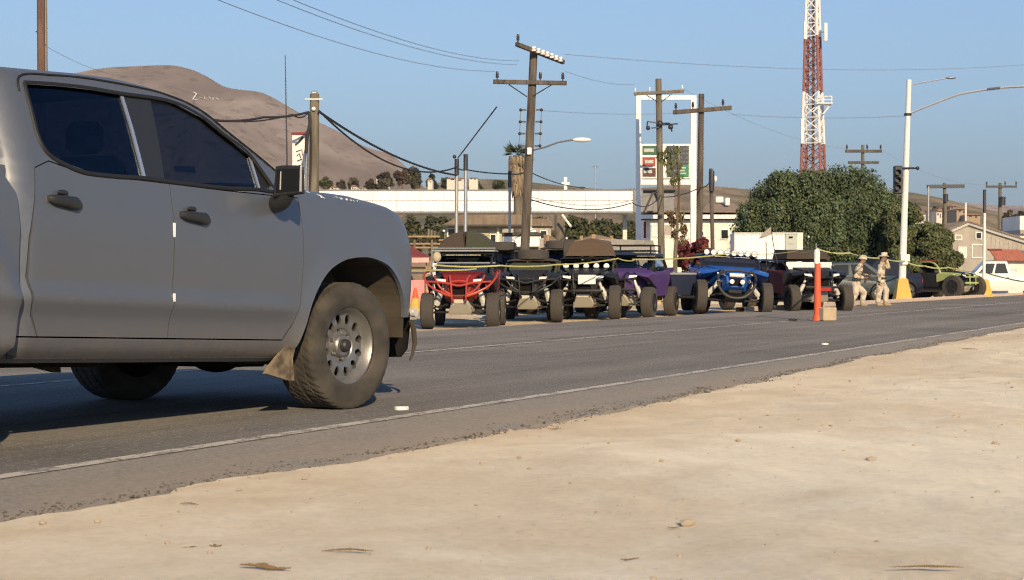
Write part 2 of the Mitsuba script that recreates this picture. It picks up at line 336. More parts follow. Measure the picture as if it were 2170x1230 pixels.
for sd in (-1, 1):
    fd = part(truck, 'front_door', panel(front_door_o, sd), 'truck_paint', 35)
    rd = part(truck, 'rear_door', panel(rear_door_o, sd), 'truck_paint', 35)
    part(truck, 'fender', panel(fender_o, sd), 'truck_paint', 35)
    part(truck, 'rocker_panel', panel(rocker_o, sd), 'truck_paint', 35)
    part(truck, 'cab_frame', panel(cab_frame_o, sd, flange=.045), 'truck_paint', 35)
    part(truck, 'bed_side', panel(bed_o, sd, fn=bskin), 'truck_paint', 35)
    for holder, ls in ((rd, (-2.915, -2.675)), (fd, (-1.855, -1.59))):
        hz = 1.145; q = MB(); l0, l1 = ls; W = float(width(l0, hz))
        pth = np.array([[l0, -W - .006, hz + .008], [l0 + .03, -W - .026, hz + .004], [(l0 + l1) / 2, -W - .032, hz], [l1 - .06, -W - .028, hz - .004], [l1, -W - .008, hz - .010]])
        pth = spline(pth, 14)
        an = np.arange(12) * np.pi / 6
        rr = np.interp(np.linspace(0, 1, 14), [0, .12, .55, .8, 1], [.016, .025, .029, .036, .016])
        v = np.concatenate([p + np.stack([0 * an, .012 * np.cos(an), r * np.sin(an)], -1) for p, r in zip(pth, rr)])
        f = [[i * 12 + j, i * 12 + (j + 1) % 12, i * 12 + 12 + (j + 1) % 12, i * 12 + 12 + j] for i in range(13) for j in range(12)]
        v = np.vstack([v, pth[0], pth[-1]]); n0 = 14 * 12
        q.add(v, f); q.add(np.zeros((0, 3)), np.zeros((0, 3), int))
        q.f.append(np.array([[n0, (j + 1) % 12, j] for j in range(12)] + [[n0 + 1, 156 + j, 156 + (j + 1) % 12] for j in range(12)]))
        q.ball([l0 + .10, -W - .010, hz + .046], .02, 2, (2.0, .6, .7))
        vv, ff = q.get()
        if sd > 0: vv = vv * [1, -1, 1]; ff = ff[:, ::-1]
        part(holder, 'handle', (vv, ff), 'satin_black', 40)
    # glass and the black pillars
    gl_r = [(-2.11, 1.33), (-2.36, 1.317), (-2.574, 1.312), (-2.79, 1.350), (-2.885, 1.40), (-2.918, 1.508), (-2.918, 1.64), (-2.905, 1.757), (-2.626, 1.785), (-2.368, 1.802), (-2.11, 1.81)]
    gl_f = [(-1.005, 1.366), (-1.4, 1.343), (-1.925, 1.332), (-1.86, 1.822), (-1.74, 1.829), (-1.638, 1.823), (-1.393, 1.765), (-1.246, 1.689), (-1.02, 1.58)]
    gl_q = [(-.86, 1.38), (-1.0, 1.368), (-1.03, 1.572), (-.94, 1.487)]
    part(rd, 'window', panel(gl_r, sd, .06, 0, gskin), 'glass_rear', True)
    part(fd, 'window', panel(gl_f, sd, .06, 0, gskin), 'glass_front', True)
    part(truck, 'quarter_window_cover', panel(gl_q, sd, .06, 0, gskin, push=.004), 'black_trim', True)
    part(truck, 'door_pillar', panel([(-1.93, 1.333), (-2.105, 1.333), (-2.105, 1.806), (-1.855, 1.820)], sd, .05, .02, gskin, push=.008), 'satin_black', 35)
    part(rd, 'window_strip', panel([(-2.096, 1.338), (-2.122, 1.338), (-2.124, 1.80), (-2.100, 1.80)], sd, .05, .01, gskin, push=.013), 'chrome_strip', 35)
    part(fd, 'window_strip', panel([(-1.0, 1.375), (-1.02, 1.375), (-1.032, 1.568), (-1.012, 1.558)], sd, .05, .01, gskin, push=.013), 'chrome_strip', 35)
    bel = spline([(-.68, 1.36), (-1.016, 1.364), (-1.4, 1.342), (-1.9, 1.332), (-2.12, 1.330), (-2.36, 1.317), (-2.574, 1.312), (-2.787, 1.350), (-2.88, 1.402), (-2.91, 1.508), (-2.91, 1.64), (-2.9, 1.75)], 70)
    part(truck, 'belt_seal', MB().tube([[l, sd * (float(width(l, z)) - .004), z] for l, z in bel], .015, 6), 'black_trim', True)
    top = spline([(-2.9, 1.752), (-2.626, 1.781), (-2.368, 1.799), (-2.117, 1.807), (-1.862, 1.822), (-1.74, 1.826), (-1.643, 1.820), (-1.4, 1.762), (-1.253, 1.686), (-1.033, 1.582), (-.95, 1.492), (-.87, 1.392)], 60)
    part(truck, 'window_seal', MB().tube([[l, sd * (float(width(l, z)) - .006), z] for l, z in top], .013, 6), 'black_trim', True)
    rs = spline([(-2.96, 1.70), (-2.945, 1.765), (-2.90, 1.795), (-2.678, 1.829), (-2.287, 1.862), (-1.787, 1.872), (-1.541, 1.845), (-1.383, 1.800), (-1.188, 1.700), (-.99, 1.605), (-.80, 1.515), (-.66, 1.45)], 80)
    part(truck, 'roof_seal', MB().tube([skin(np.array([l]), np.array([z]))[0] * [1, -sd, 1] + [0, -sd * .003 * -1, 0] for l, z in rs], .006, 5), 'black_trim', True)
    # mirror
    mx, my, mz = -1.0, 1.05, 1.317
    mm = m3.Manifold.hull_points(np.array([[mx + a, my + b, mz + c] for a, b, c in [(-.03, .0, .012), (-.03, .235, .03), (-.03, .225, .205), (-.03, .01, .215), (.06, .02, .03), (.06, .19, .04), (.05, .18, .185), (.06, .03, .19), (-.015, -.01, .0), (-.015, .245, .02), (-.015, .235, .212), (-.015, .0, .225), (-.015, .06, .232), (-.015, .18, .228), (.03, .21, .12), (.03, .0, .11)]])).translate([-mx, -my, -mz]).scale([1, .86, .84]).translate([mx, my, mz])
    q = MB().man(mm); vv, ff = q.get()
    fix = (lambda v, f: (v * [1, -1, 1], f[:, ::-1])) if sd < 0 else (lambda v, f: (v, f))
    mir = part(truck, 'mirror', fix(vv, ff), 'satin_black', 30)
    q = MB(); q.quad([mx - .033, my + .015, mz + .026], [mx - .033, my + .188, mz + .038], [mx - .033, my + .182, mz + .166], [mx - .033, my + .022, mz + .170])
    part(mir, 'mirror_glass', fix(*q.get()), 'mirror_glass')
    part(mir, 'mirror_glint', fix(*MB().box([mx - .034, my + .196, mz + .105], [.008, .010, .15]).get()), 'glint_grey'); part(mir, 'mirror_glint', fix(*MB().box([mx - .034, my + .05, mz + .10], [.004, .008, .11]).get()), 'glint_grey')  # pale strips stand in for the highlights on the mirror
    q = MB().tube(spline([[-.86, .93, 1.30], [-.92, 1.0, 1.285], [-.96, 1.06, 1.29], [-.985, 1.12, 1.345]], 10), np.linspace(.058, .044, 10), 10)
    part(mir, 'mirror_arm', fix(*q.get()), 'satin_black', 40)
    # wheel well
    ao = np.array(arch_o + [(.66, .48)]); ao = (ao - [.03, .42]) * 1.02 + [.03, .42]
    for c0 in (0.0, -3.77):
        q = MB()
        for i in range(len(ao) - 1):
            a, b = ao[i] + [c0, 0], ao[i + 1] + [c0, 0]
            ya, yb = (float(width(t[0] - c0, t[1])) - .012 for t in (a, b))
            q.quad([a[0], ya, a[1]], [b[0], yb, b[1]], [b[0], .50, b[1]], [a[0], .50, a[1]])
        q.add([[c0 - .72, .50, .3], [c0 + .75, .50, .3], [c0 + .75, .50, 1.03], [c0 - .72, .50, 1.03]], [[0, 1, 2, 3]]); part(truck, 'wheel_well', fix(*q.get()), 'well_liner')
    pass
    q = MB(); q.prism([(-.585, .53), (-.66, .34), (-.64, .20), (-.70, .20), (-.94, .245), (-.91, .28), (-.80, .36), (-.72, .44)], .935, .965)
    part(truck, 'mud_flap', fix(*q.get()), 'mud', 30, label='mud caked flap behind the front wheel' if sd < 0 else None)
    # the inside of the body behind the panel gaps
    q = MB(); q.prism([(-.72, .46), (-.66, .72), (-.66, 1.31), (-3.05, 1.29), (-3.08, .34), (-.74, .34)], .90, .905)
    part(truck, 'door_card', fix(*q.get()), 'interior')
    q = MB(); q.prism([(.62, 1.06), (.62, 1.30), (-.60, 1.37), (-.64, 1.06)], .84, .845)
    part(truck, 'inner_fender', fix(*q.get()), 'dark_void')

# roof, hood, windscreen
def across(ls, yfun, zfun, crown, n=24, lmap=None):
    v, f = [], []
    for i, l in enumerate(ls):
        w = yfun(l)
        for t in np.linspace(-1, 1, n + 1):
            v.append([l + (lmap(l, t) if lmap else 0), w * t, zfun(l) + crown(l) * (1 - t * t)])
    k = n + 1
    for i in range(len(ls) - 1):
        for j in range(n): f.append([i * k + j, (i + 1) * k + j, (i + 1) * k + j + 1, i * k + j + 1])
    return MB().add(v, f)
rl = np.linspace(-3.13, -1.50, 30)
part(truck, 'roof', across(rl, lambda l: float(width(l, ztop(l))) - float(RR(l)) + .003, lambda l: float(ztop(l)) - .001, lambda l: .035), 'truck_paint', True)
wl = np.linspace(-1.50, -.52, 20)
part(truck, 'windscreen', across(wl, lambda l: float(width(l, ztop(l))) - float(RR(l)), lambda l: float(ztop(l)) - .006, lambda l: .03, lmap=lambda l, t: .16 * (1 - t * t) * np.clip((l + 1.5) / .5, 0, 1)), 'glass_clear', True)
hl = np.linspace(-.50, .83, 34)
hood = part(truck, 'hood', across(hl, lambda l: float(width(l, ztop(l))) - .104, lambda l: float(ztop(l)) - .002, lambda l: .045), 'truck_paint', True)
# the white marks along the edge of the hood
q = MB(); rnd = random.Random(5)
for l0, l1, dz in ((-.46, -.43, 0), (-.37, -.31, .01), (-.34, -.27, -.015), (-.17, -.15, .0), (-.12, -.105, .01), (-.08, -.05, -.005), (-.02, .06, .0), (.08, .15, -.004)):
    for _ in range(3):
        a = rnd.uniform(l0, l1); b = min(l1, a + rnd.uniform(.010, .024)); vz = rnd.uniform(.0, .016) + dz * .6
        P = skin(np.array([a, b, b, a]), np.array([ztop(a) - .042 + vz, ztop(b) - .042 + vz, ztop(b) - .030 + vz, ztop(a) - .030 + vz]))
        P[:, 1] -= .003; P[:, 2] += .003; q.add(P, [[0, 1, 2, 3]])
part(truck, 'hood_lettering', q, 'white_bright', label='worn white marks along the edge of the hood')
# front end
q = MB(); q.prism([(.80, .62), (.84, 1.20), (.97, 1.10), (1.04, .62)], -.72, .72); part(truck, 'grille', q, 'black_trim')
q = MB()
for z in (.72, .82, .92, 1.0): q.box([1.045 - .14 * (z - .7), 0, z], [.03, 1.3, .03], bev=.01)
part(truck, 'grille_bar', q, 'satin_black')
for sd in (-1, 1):
    q = MB(); q.box([.945, sd * .73, 1.04], [.12, .28, .14], bev=.04); part(truck, 'headlight', q, 'glass_clear', 40)
    q = MB(); q.box([.925, sd * .73, 1.04], [.08, .24, .10], bev=.03); part(truck, 'headlight_lens', q, 'steel', 40)
    q = MB(); pth = np.array([[.90, .885, .60], [.95, .85, .60], [1.0, .78, .60], [1.05, .6, .60], [1.07, 0, .60]])
    pth = spline(pth, 24); v = []
    for p in pth: v += [[p[0], p[1] * sd, .70], [p[0] + .02, p[1] * sd, .66], [p[0] + .03, p[1] * sd, .56], [p[0] + .0, p[1] * sd, .40], [p[0] - .04, p[1] * sd * .97, .34], [p[0] - .12, p[1] * sd * .9, .34]]
    f = [[i * 6 + j, i * 6 + j + 1, i * 6 + 7 + j, i * 6 + 6 + j] for i in range(23) for j in range(5)]
    part(truck, 'bumper', MB().add(v, f), 'dark_metal', 40)
    part(truck, 'fog_light', MB().lathe([(0, .0), (.025, 0), (.032, -.02), (.03, -.05), (0, -.05)], (.985, sd * .85, .66), 'y', 16), 'porcelain_lamp', 40)
q = MB(); q.tube([[.88, -.92, .60], [.92, -.92, .54], [.95, -.915, .44], [.94, -.91, .40], [.93, -.91, .36], [.91, -.90, .32]], [.018, .02, .018, .014, .010, .008], 8)
part(truck, 'hanging_valance', q, 'well_liner', 40, label='torn dusty valance hanging under the bumper corner')
# interior
def mbx(*a): return MB().box(*a)
part(truck, 'floor_pan', MB().box([-1.9, 0, .47], [2.36, 1.76, .04]).box([-.62, 0, .9], [.04, 1.7, .95]).box([-3.1, 0, .9], [.03, 1.74, .85]), 'dark_void')
part(truck, 'dashboard', MB().box([-.86, 0, 1.20], [.40, 1.66, .26], bev=.08), 'interior', 40)
for k, (l, y) in enumerate(((-1.80, -.43), (-1.80, .43))):
    st = part(truck, 'seat', MB().box([l + .24, y, .80], [.54, .52, .18], bev=.07).box([l - .12, y, 1.16], [.17, .52, .66], rot=[[.97, 0, -.24], [0, 1, 0], [.24, 0, .97]], bev=.07), 'interior', 40)
    part(st, 'headrest', MB().box([l - .22, y, 1.585], [.11, .27, .19], bev=.05), 'interior', 40)
st = part(truck, 'seat', MB().box([-2.66, 0, .80], [.5, 1.5, .18], bev=.07).box([-2.93, 0, 1.14], [.14, 1.5, .62], bev=.06), 'interior', 40)
for y in (-.45, .45): part(st, 'headrest', MB().box([-2.95, y, 1.52], [.10, .26, .16], bev=.04), 'interior', 40)
sw = MB(); an = np.linspace(0, 2 * np.pi, 33)[:-1]
c0 = np.array([-1.20, .42, 1.335]); e1 = np.array([0, 1.0, 0]); e2 = np.array([-.42, 0, .91])
sw.tube([c0 + .19 * (math.cos(t) * e1 + math.sin(t) * e2) for t in an], .017, 8, closed=True)
for t in (0, math.pi, -math.pi / 2): sw.tube([c0 + [.03, 0, 0], c0 + .19 * (math.cos(t) * e1 + math.sin(t) * e2)], .014, 6)
sw.ball(c0 + [.03, 0, 0], .06, 2, (.5, 1, 1)); sw.cyl(c0 + [.03, 0, 0], c0 + [.3, 0, -.12], .03)
part(truck, 'steering_wheel', sw, 'satin_black', 40)
q = MB(); P = gskin(np.array([-1.80, -1.60, -1.60, -1.80]), np.array([1.40, 1.412, 1.452, 1.435])); P[:, 1] += .004; q.add(P, [[0, 1, 2, 3]])
part(truck, 'window_sticker', q, 'sticker', label='pale sticker in the corner of the front door glass')
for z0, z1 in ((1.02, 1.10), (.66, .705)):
    q = MB().box([-1.909, -float(width(-1.9, (z0 + z1) / 2)) - .002, (z0 + z1) / 2], [.016, .008, z1 - z0]); part(truck, 'door_edge_glint', q, 'white_bright')  # white plates put in as painted glints along the door gap
# bed
part(truck, 'bed_floor', MB().box([-4.06, 0, .75], [1.82, 1.8, .04]).box([-3.16, 0, 1.0], [.03, 1.84, .60]), 'truck_paint')
tg = part(truck, 'tailgate', MB().box([-5.0, 0, 1.0], [.08, 1.72, .70], bev=.03), 'truck_paint', 40)
part(tg, 'handle', MB().box([-5.05, 0, 1.22], [.03, .22, .07], bev=.01), 'satin_black')
for sd in (-1, 1): part(truck, 'taillight', MB().box([-5.0, sd * .93, 1.1], [.10, .10, .42], bev=.02), 'red_lens', 40)
part(truck, 'rear_bumper', MB().box([-5.12, 0, .58], [.20, 1.9, .20], bev=.05), 'chrome_strip', 40)
# underside
q = MB()
for y in (-.42, .42): q.box([-2.0, y, .40], [5.6, .09, .15])
q.box([-2.1, 0, .42], [1.6, .38, .14], bev=.05); q.box([-2.6, -.62, .37], [.9, .3, .16], bev=.06)
part(truck, 'chassis', q, 'dark_void')
q = MB().ball([0.0, .12, .36], .17, 3, (1.5, 1.0, .85)).tube([[0, -.75, .40], [0, .75, .40]], .05, 8).box([-.28, 0, .30], [.6, .62, .07], bev=.03)
for sd in (-1, 1): q.tube([[-.3, sd * .35, .36], [0, sd * .72, .30], [.25, sd * .35, .36]], .035, 6)
part(truck, 'axle', q, 'dark_void', 40)
part(truck, 'axle', MB().ball([-3.74, 0, .42], .18, 2).cyl([-3.74, -.8, .42], [-3.74, .8, .42], .05), 'dark_void', 40)
part(truck, 'antenna', MB().tube([[-.52, .62, 1.42], [-.60, .62, 1.60]], [.006, .002], 5), 'black_trim')

# wheels
def tyre_mesh(R=.422, w=.34, rim=.252, nc=176):
    prof = []                                                         # (y, r) across from the outer bead round the tread to the inner bead
    for t, y, r in [(0, -.40, rim), (0, -.445, rim + .012), (0, -.485, rim + .05), (0, -.50, rim + .095), (0, -.49, R - .055), (0, -.465, R - .026), (1, -.43, R - .008), (1, -.385, R - .002), (1, -.37, R), (1, -.30, R), (1, -.26, R), (2, -.25, R), (2, -.225, R), (1, -.215, R), (1, -.14, R), (1, -.06, R), (2, -.05, R), (2, -.02, R)]: prof.append((t, y * w, r))
    prof = prof + [(t, -y, r) for t, y, r in prof[::-1]]
    an = np.arange(nc) * 2 * np.pi / nc; v = []
    for t, y, r in prof:
        rr = np.full(nc, r)
        if t == 1:
            ph = (np.arange(nc) + int(y * 60)) % 4
            rr = np.where(ph == 3, r - .006, r)
        if t == 2: rr = rr - .008
        v.append(np.stack([rr * np.cos(an), np.full(nc, y), rr * np.sin(an)], -1))
    k = len(prof); v = np.concatenate(v)
    f = [[i * nc + j, i * nc + (j + 1) % nc, (i + 1) * nc + (j + 1) % nc, (i + 1) * nc + j] for i in range(k - 1) for j in range(nc)]
    return MB().add(v, np.array(f)[:, ::-1])
TYRE = tyre_mesh()
DSC = 1.09
dish = m3.CrossSection([np.array([(.0, -.085), (.058, -.085), (.068, -.075), (.075, -.045), (.098, -.045), (.108, -.060), (.150, -.072), (.186, -.066), (.200, -.075), (.212, -.105), (.226, -.125), (.236, -.128), (.240, -.118), (.236, -.11), (.224, -.06), (.216, .11), (.205, .11), (.205, -.05), (.186, -.052), (.150, -.055), (.10, -.035), (.0, -.03)])]).revolve(96)
# revolve turns the profile's second axis into z; z points inwards here
for k in range(12):
    a = k * math.pi / 6 + .1
    dish = dish - m3.Manifold.cylinder(.3, .0255, .0255, 20).scale([1.2, .92, 1]).rotate([0, 0, math.degrees(a)]).translate([.163 * math.cos(a), .163 * math.sin(a), -.2])
for k in range(6):
    a = k * math.pi / 3
    dish = dish - m3.Manifold.cylinder(.12, .0135, .0135, 12).translate([.086 * math.cos(a), .086 * math.sin(a), -.15])
qd = dish.to_mesh(); dv = np.array(qd.vert_properties[:, :3]); dv = dv[:, [0, 2, 1]] * [DSC, 1, DSC]; df = np.array(qd.tri_verts)[:, ::-1]
def wheel(cx, cy, steer, side):
    at = UNP @ T().translate([cx, cy, .42]) @ T().rotate([0, 0, 1], steer) @ (T() if side < 0 else T().rotate([0, 0, 1], 180)) @ T().rotate([0, 1, 0], 17 * cx + 23)
    w = part(truck, 'wheel', TYRE, 'tyre', 35, at=at)
    part(w, 'rim', (dv, df), 'rim_metal', 30, at=at)
    part(w, 'hub_cap', MB().lathe([(0, -.125), (.030, -.123), (.041, -.112), (.047, -.06), (.047, -.04)], axis='y', n=24).ball([0, 0, 0], .001, 0), 'dark_metal', 35, at=at)
    q = MB()
    for k in range(6):
        a = k * math.pi / 3; q.cyl([.086 * math.cos(a), -.035, .086 * math.sin(a)], [.086 * math.cos(a), -.066, .086 * math.sin(a)], .0105, .009, 6)
    part(w, 'lug_nut', q, 'steel', at=at)
    part(w, 'brake_disc', MB().cyl([0, -.03, 0], [0, .02, 0], .175, n=40).cyl([0, .085, 0], [0, .14, 0], .262, n=40), 'dark_void', at=at)
# lathe about y puts the outer side at +y, so turn the cap round
wheel(.03, -.835, -7, -1); wheel(.03, .93, -9, 1); wheel(-3.74, -.85, 0, -1); wheel(-3.74, .85, 0, 1)
# ------------------------------------------------------------------ ground, road, hills
def grid(xs, ys, zf):
    gx, gy = np.meshgrid(xs, ys); z = zf(gx, gy)
    v = np.stack([gx, gy, z], -1).reshape(-1, 3); nx, ny = len(xs), len(ys)
    i, j = np.meshgrid(np.arange(ny - 1), np.arange(nx - 1), indexing='ij'); a = (i * nx + j).ravel()
    return v, np.stack([a, a + 1, a + nx + 1, a + nx], 1)
def fz(x, y, sc, o=3, seed=0): return meshkit.fbm(np.stack([x * sc, y * sc, 0 * x + 3.3], -1), o, seed)
def road_strip(s0, s1, n0, n1, ds, z, dn=None, jag0=None):
    ss = np.arange(s0, s1 + ds, ds); ns = np.array([n0, n1]) if dn is None else np.linspace(n0, n1, dn)
    S, NN = np.meshgrid(ss, ns)
    p = E0 + S[..., None] * RD + NN[..., None] * RN
    v = np.concatenate([p, np.full(S.shape + (1,), z)], -1)
    if jag0 is not None: v[0, :, :2] += (jag0(ss))[:, None] * RN
    v = v.reshape(-1, 3); k = len(ss)
    f = [[i * k + j, i * k + j + 1, (i + 1) * k + j + 1, (i + 1) * k + j] for i in range(len(ns) - 1) for j in range(k - 1)]
    return v, np.array(f)
# far sheet to the horizon
xs = np.r_[-4500, -2500, -1000, -400, -150, np.arange(-80, 81, 4.0), 150, 400, 1000, 2500, 4500]
ys = np.r_[-600, -100, -40, np.arange(-20, 141, 4.0), 200, 300, 500, 800, 1500, 3000, 4600]
def far_z(x, y):
    s, n = to_road(x, y)
    return np.where(n > 6, lot_z(x, y) + .03 * (fz(x, y, .3) - .5) * (n > 9), -.42)
struct('ground', grid(xs, ys, far_z), 'lot', True)
# sandy verge on the near side
EDGE = lambda s: -.93 + .25 * np.clip((np.asarray(s) - 6) / 6, 0, 1) + .28 * np.clip((np.asarray(s) - 14) / 14, 0, 1)
def verge_z(s, n):
    p = E0 + s[..., None] * RD + n[..., None] * RN; x, y = p[..., 0], p[..., 1]
    e = EDGE(s) + .42 * (fz(x, y, .8, 3, 4) - .5) + .34 * (fz(x, y, 4.5, 3, 9) - .5)
    d = e - n                                                            # distance out from the asphalt's edge
    z = -.014 + .03 * np.clip(d / .16, -1.6, 1) + .035 * np.clip((d - .2) / 1.2, 0, 1)
    z = z + (.16 * (fz(x, y, .55, 3, 1) - .5) + .07 * (fz(x, y, 2.3, 3, 2) - .5)) * np.clip(d / 1.0, 0, 1)
    z = z + .028 * (fz(x, y, 7, 3, 3) - .5) * np.clip(d / .25, 0.1, 1)
    z = z + .10 * np.exp(-((s - 30) / 14) ** 2) * np.clip(d / 1.5, 0, 1)
    return z
ss = np.r_[np.arange(-9, 26, .075), np.arange(26, 70, .3), np.arange(70, 130, 2)]
ns = np.r_[-40, -28, np.arange(-20, -9, .5), np.arange(-9, .0, .055)]
S, NN = np.meshgrid(ss, ns)
p = E0 + S[..., None] * RD + NN[..., None] * RN
v = np.concatenate([p, verge_z(S, NN)[..., None]], -1).reshape(-1, 3); k = len(ss)
i, j = np.meshgrid(np.arange(len(ns) - 1), np.arange(k - 1), indexing='ij'); a = (i * k + j).ravel()
struct('sand_verge', (v, np.stack([a, a + 1, a + k + 1, a + k], 1)), 'sand', True)
# asphalt with a ragged near edge and some thickness
jag = lambda s: .16 * (fz(s, 0 * s, 1.6, 3, 6) - .5) + .12 * (fz(s, 0 * s, 7, 3, 8) - .5)
ss = np.arange(-14, 140, .08); k = len(ss)
top0 = np.stack([road(s, EDGE(s) - .02 + j_, 0.0) for s, j_ in zip(ss, jag(ss))]); bot0 = top0 - [0, 0, .07] - np.r_[RN * .16, 0]
mid = np.stack([road(s, .3, 0) for s in ss]); far = np.stack([road(s, 7.95, 0) for s in ss]); farb = far - [0, 0, .30]
rows = np.concatenate([bot0, top0, mid, far, farb])
struct('road', (rows, np.array([[i * k + j, i * k + j + 1, (i + 1) * k + j + 1, (i + 1) * k + j] for i in range(4) for j in range(k - 1)])), 'asphalt')
solo('edge_line', road_strip(-14, 130, -.05, .06, .5, .004), 'road_paint', 'worn white line along the near edge of the road', 'road marking'); labels['edge_line'] = {'kind': 'structure'}
scene['lane_line'] = mikit.ply(road_strip(-14, 130, 4.26, 4.36, .5, .004), 'road_paint'); labels['lane_line'] = {'kind': 'structure'}
q = MB()
v, f = road_strip(34, 100, 8.0, 8.22, 1, .10); kk = len(v) // 2
lo = v.copy(); lo[:, 2] = -.3
q.add(np.vstack([v, lo]), np.vstack([f, [[j + 1, j, 2 * kk + j, 2 * kk + j + 1] for j in range(kk - 1)], [[kk + j, kk + j + 1, 3 * kk + j + 1, 3 * kk + j] for j in range(kk - 1)]]))
scene['kerb'] = mikit.ply(q.get(), 'kerb_concrete'); labels['kerb'] = {'kind': 'structure'}
# crumbs of asphalt and pebbles along the edge
rng = np.random.default_rng(11)
mat('crumb', (.125, .112, .098), .95, spec=.1); mat('pebble', (.42, .35, .27), .9, spec=.1)
ico = trimesh.creation.icosphere(0, 1.0)
def bits(n, sfun, nfun, rfun, zoff, flat=.6, clump=False):
    V_, F_ = [], []
    s = sfun(n)
    if clump: s = s[fz(s, 0 * s, 1.1, 3, 15) + .12 * rng.random(len(s)) > .45]
    n = len(s); nn = nfun(s); r = rfun(n); p = E0 + s[:, None] * RD + nn[:, None] * RN
    z = np.maximum(verge_z(s, nn), np.where(nn > EDGE(s) - .05, 0.0, -1)) + zoff * r
    for i in range(n):
        v = ico.vertices * (1 + .5 * (rng.random((12, 1)) - .5)) * [r[i], r[i] * rng.uniform(.6, 1.2), r[i] * flat]
        an = rng.uniform(0, 6.28); c, si = math.cos(an), math.sin(an)
        V_.append(v @ np.array([[c, -si, 0], [si, c, 0], [0, 0, 1]]) + [p[i, 0], p[i, 1], z[i]]); F_.append(ico.faces + 12 * i)
    return np.vstack(V_), np.vstack(F_)
sdist = lambda n: -3 + 30 * rng.random(n) ** 1.5
solo('asphalt_crumbs', bits(6500, sdist, lambda s: EDGE(s) + .42 * (fz(*(E0 + s[:, None] * RD + EDGE(s)[:, None] * RN).T, .8, 3, 4) - .5) + rng.normal(0.03, .055, len(s)) * (1 + .8 * (fz(s, 0 * s, .5, 2, 5) > .5)), lambda n: np.minimum(rng.gamma(1.6, .0019, n) + .0012, .012), .15, clump=True), 'crumb', 'loose dark asphalt crumbs scattered along the broken road edge', 'asphalt crumbs', kind='stuff')
solo('pebbles', bits(1100, lambda n: -6 + 26 * rng.random(n), lambda s: EDGE(s) - .05 - 6.5 * rng.random(len(s)) ** 1.3, lambda n: rng.gamma(1.6, .0032, n) + .002, .2), 'pebble', 'small pale pebbles strewn over the sand', 'pebbles', kind='stuff')
def leafy(px, py, L, w, ang, label, name='dry_leaf', seed=0, curl=.5):
    """A curled dead leaf or bark strip on the sand."""
    r = np.random.default_rng(seed); dx, dz = (px - CX) / FOC, -(py - HOR) / FOC
    Y = (EYE - .0) / -dz; x = dx * Y; s, n = to_road(x, Y); z0 = float(verge_z(np.array([float(s)]), np.array([float(n)]))[0]); Y = (EYE - z0) / -dz; x = dx * Y
    m = MB()
    for b in range(1 if w < .03 else 2):
        k_ = 12; t = np.linspace(0, 1, k_); a2 = ang + r.uniform(-.45, .45) * (b > 0); LL = L * (1 if b == 0 else r.uniform(.35, .6)); off = r.uniform(-.35, .35, 2) * w * 1.6 * (b > 0)
        xs_ = (t - .5) * LL; yy = np.cumsum(r.normal(0, .09 * w, k_)); zz = .22 * w * (1 + .6 * np.sin(t * 5 + r.uniform(0, 6))) + .004
        c, si = math.cos(a2), math.sin(a2); P = np.stack([x + c * (xs_ + off[0]) - si * (yy + off[1]), Y + si * (xs_ + off[0]) + c * (yy + off[1]), z0 + zz], -1)
        rad = .20 * w * np.clip(np.sin(np.pi * (.08 + .84 * t)), .2, 1) * r.uniform(.6, 1.15, k_)
        m.tube(P, rad, 6)
    solo(name, m, 'dead_leaf', label, 'dry leaf')
mat('dead_leaf', (.19, .135, .08), .9, spec=.1)
for i, (px, py, L, w, an, lb) in enumerate([
        (408, 1170, .10, .028, .35, 'curled brown leaf beside a smaller piece on the sand at lower left'), (456, 1166, .035, .03, .2, 'small brown leaf scrap just right of a longer curled leaf'),
        (735, 1173, .16, .020, -.12, 'long thin dry stalk lying flat on the sand below the truck wheel'), (560, 1212, .15, .035, -.25, 'clump of crumpled brown leaves at the bottom edge of the sand'),
        (1335, 1190, .06, .014, .1, 'short dry leaf alone on the sand below the middle of the road edge'), (1430, 1122, .05, .012, 0, 'tiny dark twig on open sand in the lower middle'),
        (1965, 1208, .20, .016, -.1, 'faint dry stalk on the sand near the lower right corner'), (400, 1072, .08, .014, -.3, 'dry leaf close to the broken road edge at left'),
        (2050, 742, .25, .03, -.4, 'dark twig on the sand far right below the road'), (1175, 912, .08, .02, .2, 'leaf scrap on the sand beside the road edge in the middle'),
        (850, 868, .001, .001, 0, '')][:-1]):
    leafy(px, py, L, w, an, lb, 'dry_leaf', i + 3)
# raised road studs
for px, py, lb in ((851, 869, 'white road stud just ahead of the truck wheel'), (1748, 731, 'white road stud beyond, on the near edge line right of centre')):
    Y = FOC * EYE / (py - HOR); solo('road_stud', MB().prism(sg.Point(0, 0).buffer(.05, 4), 0, .02, 'xy').get(), 'white', lb, 'road stud', at=frame([X(px, Y), Y, .001], 63, scale=1.0) @ T().scale([1.1, .9, 1]))

